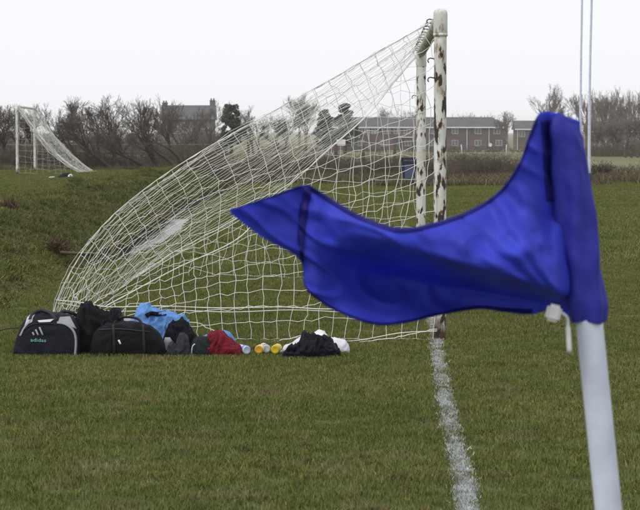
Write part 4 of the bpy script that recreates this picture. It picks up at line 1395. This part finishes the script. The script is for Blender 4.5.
# ------------------------------------------------------------------ post-and-wire fence
def fence(label, pts, hgt, mpost, mwire, pr, wr, wz, group=None, step=None):
    t = thing('wire_fence', (pts[0][0], pts[0][1], float(ground(*pts[0]))), label, 'fence', group)
    pm = None
    tops = []
    for x, y in pts:
        z = float(ground(x, y))
        if pm is None:
            o = sub('post', tube_path([(0, 0, -.1), (0.01, 0, hgt * .5), (0.0, 0, hgt)], [pr, pr * .97, pr * .9], 7), mpost, t, True); pm = o.data
        else:
            o = link(bpy.data.objects.new('post', pm), t)
        o.location = (x, y, z); o.rotation_euler = (R.gauss(0, .03), R.gauss(0, .04), R.uniform(0, 6))
        tops.append((x, y, z))
    for wz_ in wz:
        P, Q = poly_segs([(x, y - pr, z + wz_) for x, y, z in tops])
        mesh_obj('wire', *seg_tubes(P, Q, wr, wr, 4), mwire, t)
    return t


fp = [W(px, 150, 102).x for px in (-20, 14, 42, 75, 104, 132, 160, 188, 218, 248, 277, 305, 335, 364, 394)]
fence('dark post and wire fence running behind the brambles and hedgerow', [(x, 102) for x in fp], 1.02, M['wood'], M['wire'], 0.07, 0.010, (0.35, 0.65, 0.95))
fp = [W(px, 150, 190).x for px in (418, 462, 506, 545, 584, 624, 638, 656)]
fence('pale far fence with white posts across the field on the right', [(x, 190) for x in fp], 0.9, M['white'], M['wire'], 0.04, 0.012, (0.45, 0.85))


# ------------------------------------------------------------------ houses
def window(parent, xc, zc, wdt, hgt, y, frame=True):
    fr = 0.09
    o = sub('window', join(box(xc - wdt / 2, xc + wdt / 2, y - .06, y + .05, zc + hgt / 2 - fr, zc + hgt / 2), box(xc - wdt / 2, xc + wdt / 2, y - .09, y + .05, zc - hgt / 2, zc - hgt / 2 + fr),
                           box(xc - wdt / 2, xc - wdt / 2 + fr, y - .058, y + .05, zc - hgt / 2 + fr, zc + hgt / 2 - fr), box(xc + wdt / 2 - fr, xc + wdt / 2, y - .058, y + .05, zc - hgt / 2 + fr, zc + hgt / 2 - fr),
                           box(xc - .04, xc + .04, y - .055, y + .05, zc - hgt / 2 + fr, zc + hgt / 2 - fr)), M['frame'], parent)
    q = sub('pane', box(xc - wdt / 2 + fr, xc + wdt / 2 - fr, y - .03, y + .04, zc - hgt / 2 + fr, zc + hgt / 2 - fr), M['glass'], o)
    return o


def roof_mesh(x0, x1, y0, y1, ze, zr, ov=.35, hipl=0.0, hipr=0.0):
    ym = (y0 + y1) / 2
    V = [(x0 - ov, y0 - ov, ze), (x1 + ov, y0 - ov, ze), (x1 + ov, y1 + ov, ze), (x0 - ov, y1 + ov, ze), (x0 - ov + hipl, ym, zr), (x1 + ov - hipr, ym, zr),
         (x0 - ov, y0 - ov, ze - .15), (x1 + ov, y0 - ov, ze - .15), (x1 + ov, y1 + ov, ze - .15), (x0 - ov, y1 + ov, ze - .15)]
    return V, [(0, 1, 5, 4), (2, 3, 4, 5), (1, 2, 5), (3, 0, 4), (6, 7, 1, 0), (7, 8, 2, 1), (8, 9, 3, 2), (9, 6, 0, 3), (9, 8, 7, 6)]


def house(label, x0, x1, d, depth, zb, ze, zr, wins, mw, doors=(), pipes=(), hipl=0, hipr=0, chims=(), cat='house', name='terrace_house', wsize=(1.25, 1.15), canopy=()):
    t = thing(name, ((x0 + x1) / 2, d, zb), label, cat)
    sub('wall', box(x0, x1, d, d + depth, zb - .3, ze - .12), mw, t)
    rf = sub('roof', roof_mesh(x0, x1, d, d + depth, ze, zr, .35, hipl, hipr), M['slate'], t)
    ym = d + depth / 2
    for cx, ch in chims:
        sub('chimney', join(box(cx - .45, cx + .45, ym - .35, ym + .35, zr - .8, zr + ch), box(cx - .52, cx + .52, ym - .42, ym + .42, zr + ch, zr + ch + .12),
                            *[tube_path([(cx + q, ym, zr + ch + .1), (cx + q, ym, zr + ch + .45)], .12, 8) for q in (-.22, .22)]), mw, rf)
    if mw is not M['stone'] and mw is not M['render']: sub('fascia', box(x0 - .34, x1 + .34, d - .38, d - .353, ze - .2, ze + .02), M['white'], rf)
    for wx, wz in wins: window(t, wx, wz, wsize[0], wsize[1], d)
    for dx in doors:
        o = sub('door', box(dx - .45, dx + .45, d - .04, d + .05, zb, zb + 2.05), M['door'], t)
        sub('handle', box(dx + .28, dx + .36, d - .09, d - .04, zb + 1.0, zb + 1.12), M['white'], o)
    for dx in pipes:
        sub('downpipe', tube_path([(dx, d - .07, zb), (dx, d - .07, ze - .2)], .06, 8), M['white'], t)
    for dx in canopy:
        sub('porch_canopy', box(dx - 1.5, dx + 1.5, d - .8, d - .003, zb + 2.35, zb + 2.5), M['white'], t)
    return t


D1 = 450
hx = lambda px: W(px, 130, D1).x
hz = lambda py: W(320, py, D1).z
zb = float(ground(10, D1))
ups = [hx(p) for p in (330, 346, 362, 375, 387, 397, 407, 421, 432, 455, 478, 497)]
low = [hx(p) for p in (345, 361, 384, 408, 432, 455, 478, 499)]
terr = house('long brick terrace with grey slate roof beyond the field behind the goal', hx(322), hx(508), D1, 8.5, zb, hz(127.0), hz(117.0),
      [(x, hz(131.0)) for x in ups] + [(x, hz(143.0)) for x in low], M['brick'], doors=[hx(p) for p in (353, 396, 419, 444, 466, 489)], pipes=[hx(p) for p in (369, 414, 467, 489)], hipr=3.2, canopy=[hx(405), hx(352)])
dp = W(490, 145, D1 - .5)
dish = sub('satellite_dish', lathe([(0.02, 0.0), (0.2, 0.03), (0.32, 0.09), (0.36, 0.14), (0.33, 0.12), (0.2, 0.05)]), M['white'], terr, True)
dish.location = dp; dish.rotation_euler = (math.radians(75), 0, 0.2)
D2 = 470
hx = lambda px: W(px, 130, D2).x
hz = lambda py: W(320, py, D2).z
house('brick house with grey roof half hidden behind the blue flag', hx(516.5), hx(566), D2, 8, float(ground(0, D2)), hz(129), hz(120.5),
      [(hx(p), hz(134)) for p in (522, 534, 547)], M['brick'], pipes=[hx(517.5)], doors=[hx(528)])
D3 = 420
hx = lambda px: W(px, 130, D3).x
hz = lambda py: W(320, py, D3).z
house('brick house behind the dark thicket at the right edge', hx(590), hx(650), D3, 8, float(ground(0, D3)), hz(131), hz(121),
      [(hx(p), hz(136)) for p in (598, 612, 626, 640)] + [(hx(p), hz(147)) for p in (598, 615, 632)], M['brick'], pipes=[hx(606)], doors=[hx(622)])
D4 = 400
hx = lambda px: W(px, 130, D4).x
hz = lambda py: W(320, py, D4).z
house('old grey stone house with chimneys behind the leaning trees', hx(162), hx(213), D4, 8, float(ground(0, D4)), hz(119), hz(105),
      [(hx(p), hz(126)) for p in (170, 181, 193, 205)] + [(hx(p), hz(139)) for p in (170, 193, 205)], M['stone'], doors=[hx(182)], chims=[(hx(163.5), .35), (hx(211.5), .75)], name='stone_house')
house('low pale outbuilding in front of the stone house', hx(165), hx(199), 385, 5, float(ground(0, 385)), W(320, 134, 385).z, W(320, 127.5, 385).z, [(hx(p), hz(139.5)) for p in (170, 182, 193)], M['render'], name='outbuilding', cat='building', wsize=(.8, .7))
# a small notice board and a pale sphere-like lamp seen before the terrace
nb_ = W(341, 151, 200)
zg = float(ground(nb_.x, 200))
t = thing('notice_board', (nb_.x, 200, zg), 'small white notice board on posts in the field behind the net', 'sign')
zt_ = W(341, 139.5, 200).z; z0_ = W(341, 145.5, 200).z
sub('board', box(nb_.x - .38, nb_.x + .38, 200 - .03, 200 + .02, z0_, zt_), M['white'], t)
for s in (-.3, .3):
    sub('post', box(nb_.x + s - .04, nb_.x + s + .04, 200.025, 200.1, zg - .1, zt_ - .02), M['wood'], t)

hz_m = bpy.data.materials.new('damp_air')
hz_m.use_nodes = True
hn = hz_m.node_tree.nodes
hn.remove(hn['Principled BSDF'])
pv = hn.new('ShaderNodeVolumePrincipled')
pv.inputs['Color'].default_value = (0.98, 0.98, 1.0, 1)
pv.inputs['Density'].default_value = 0.00024
hz_m.node_tree.links.new(pv.outputs[0], hn['Material Output'].inputs['Volume'])
tag(mesh_obj('haze', *box(-1000, 1000, -30, 4100, -3.6, 14), hz_m), 'thin damp grey haze over the fields', 'haze', kind='stuff')

sc.cycles.volume_bounces = 3
sc.cycles.max_bounces = 6
sc.cycles.diffuse_bounces = 3
sc.cycles.transparent_max_bounces = 8
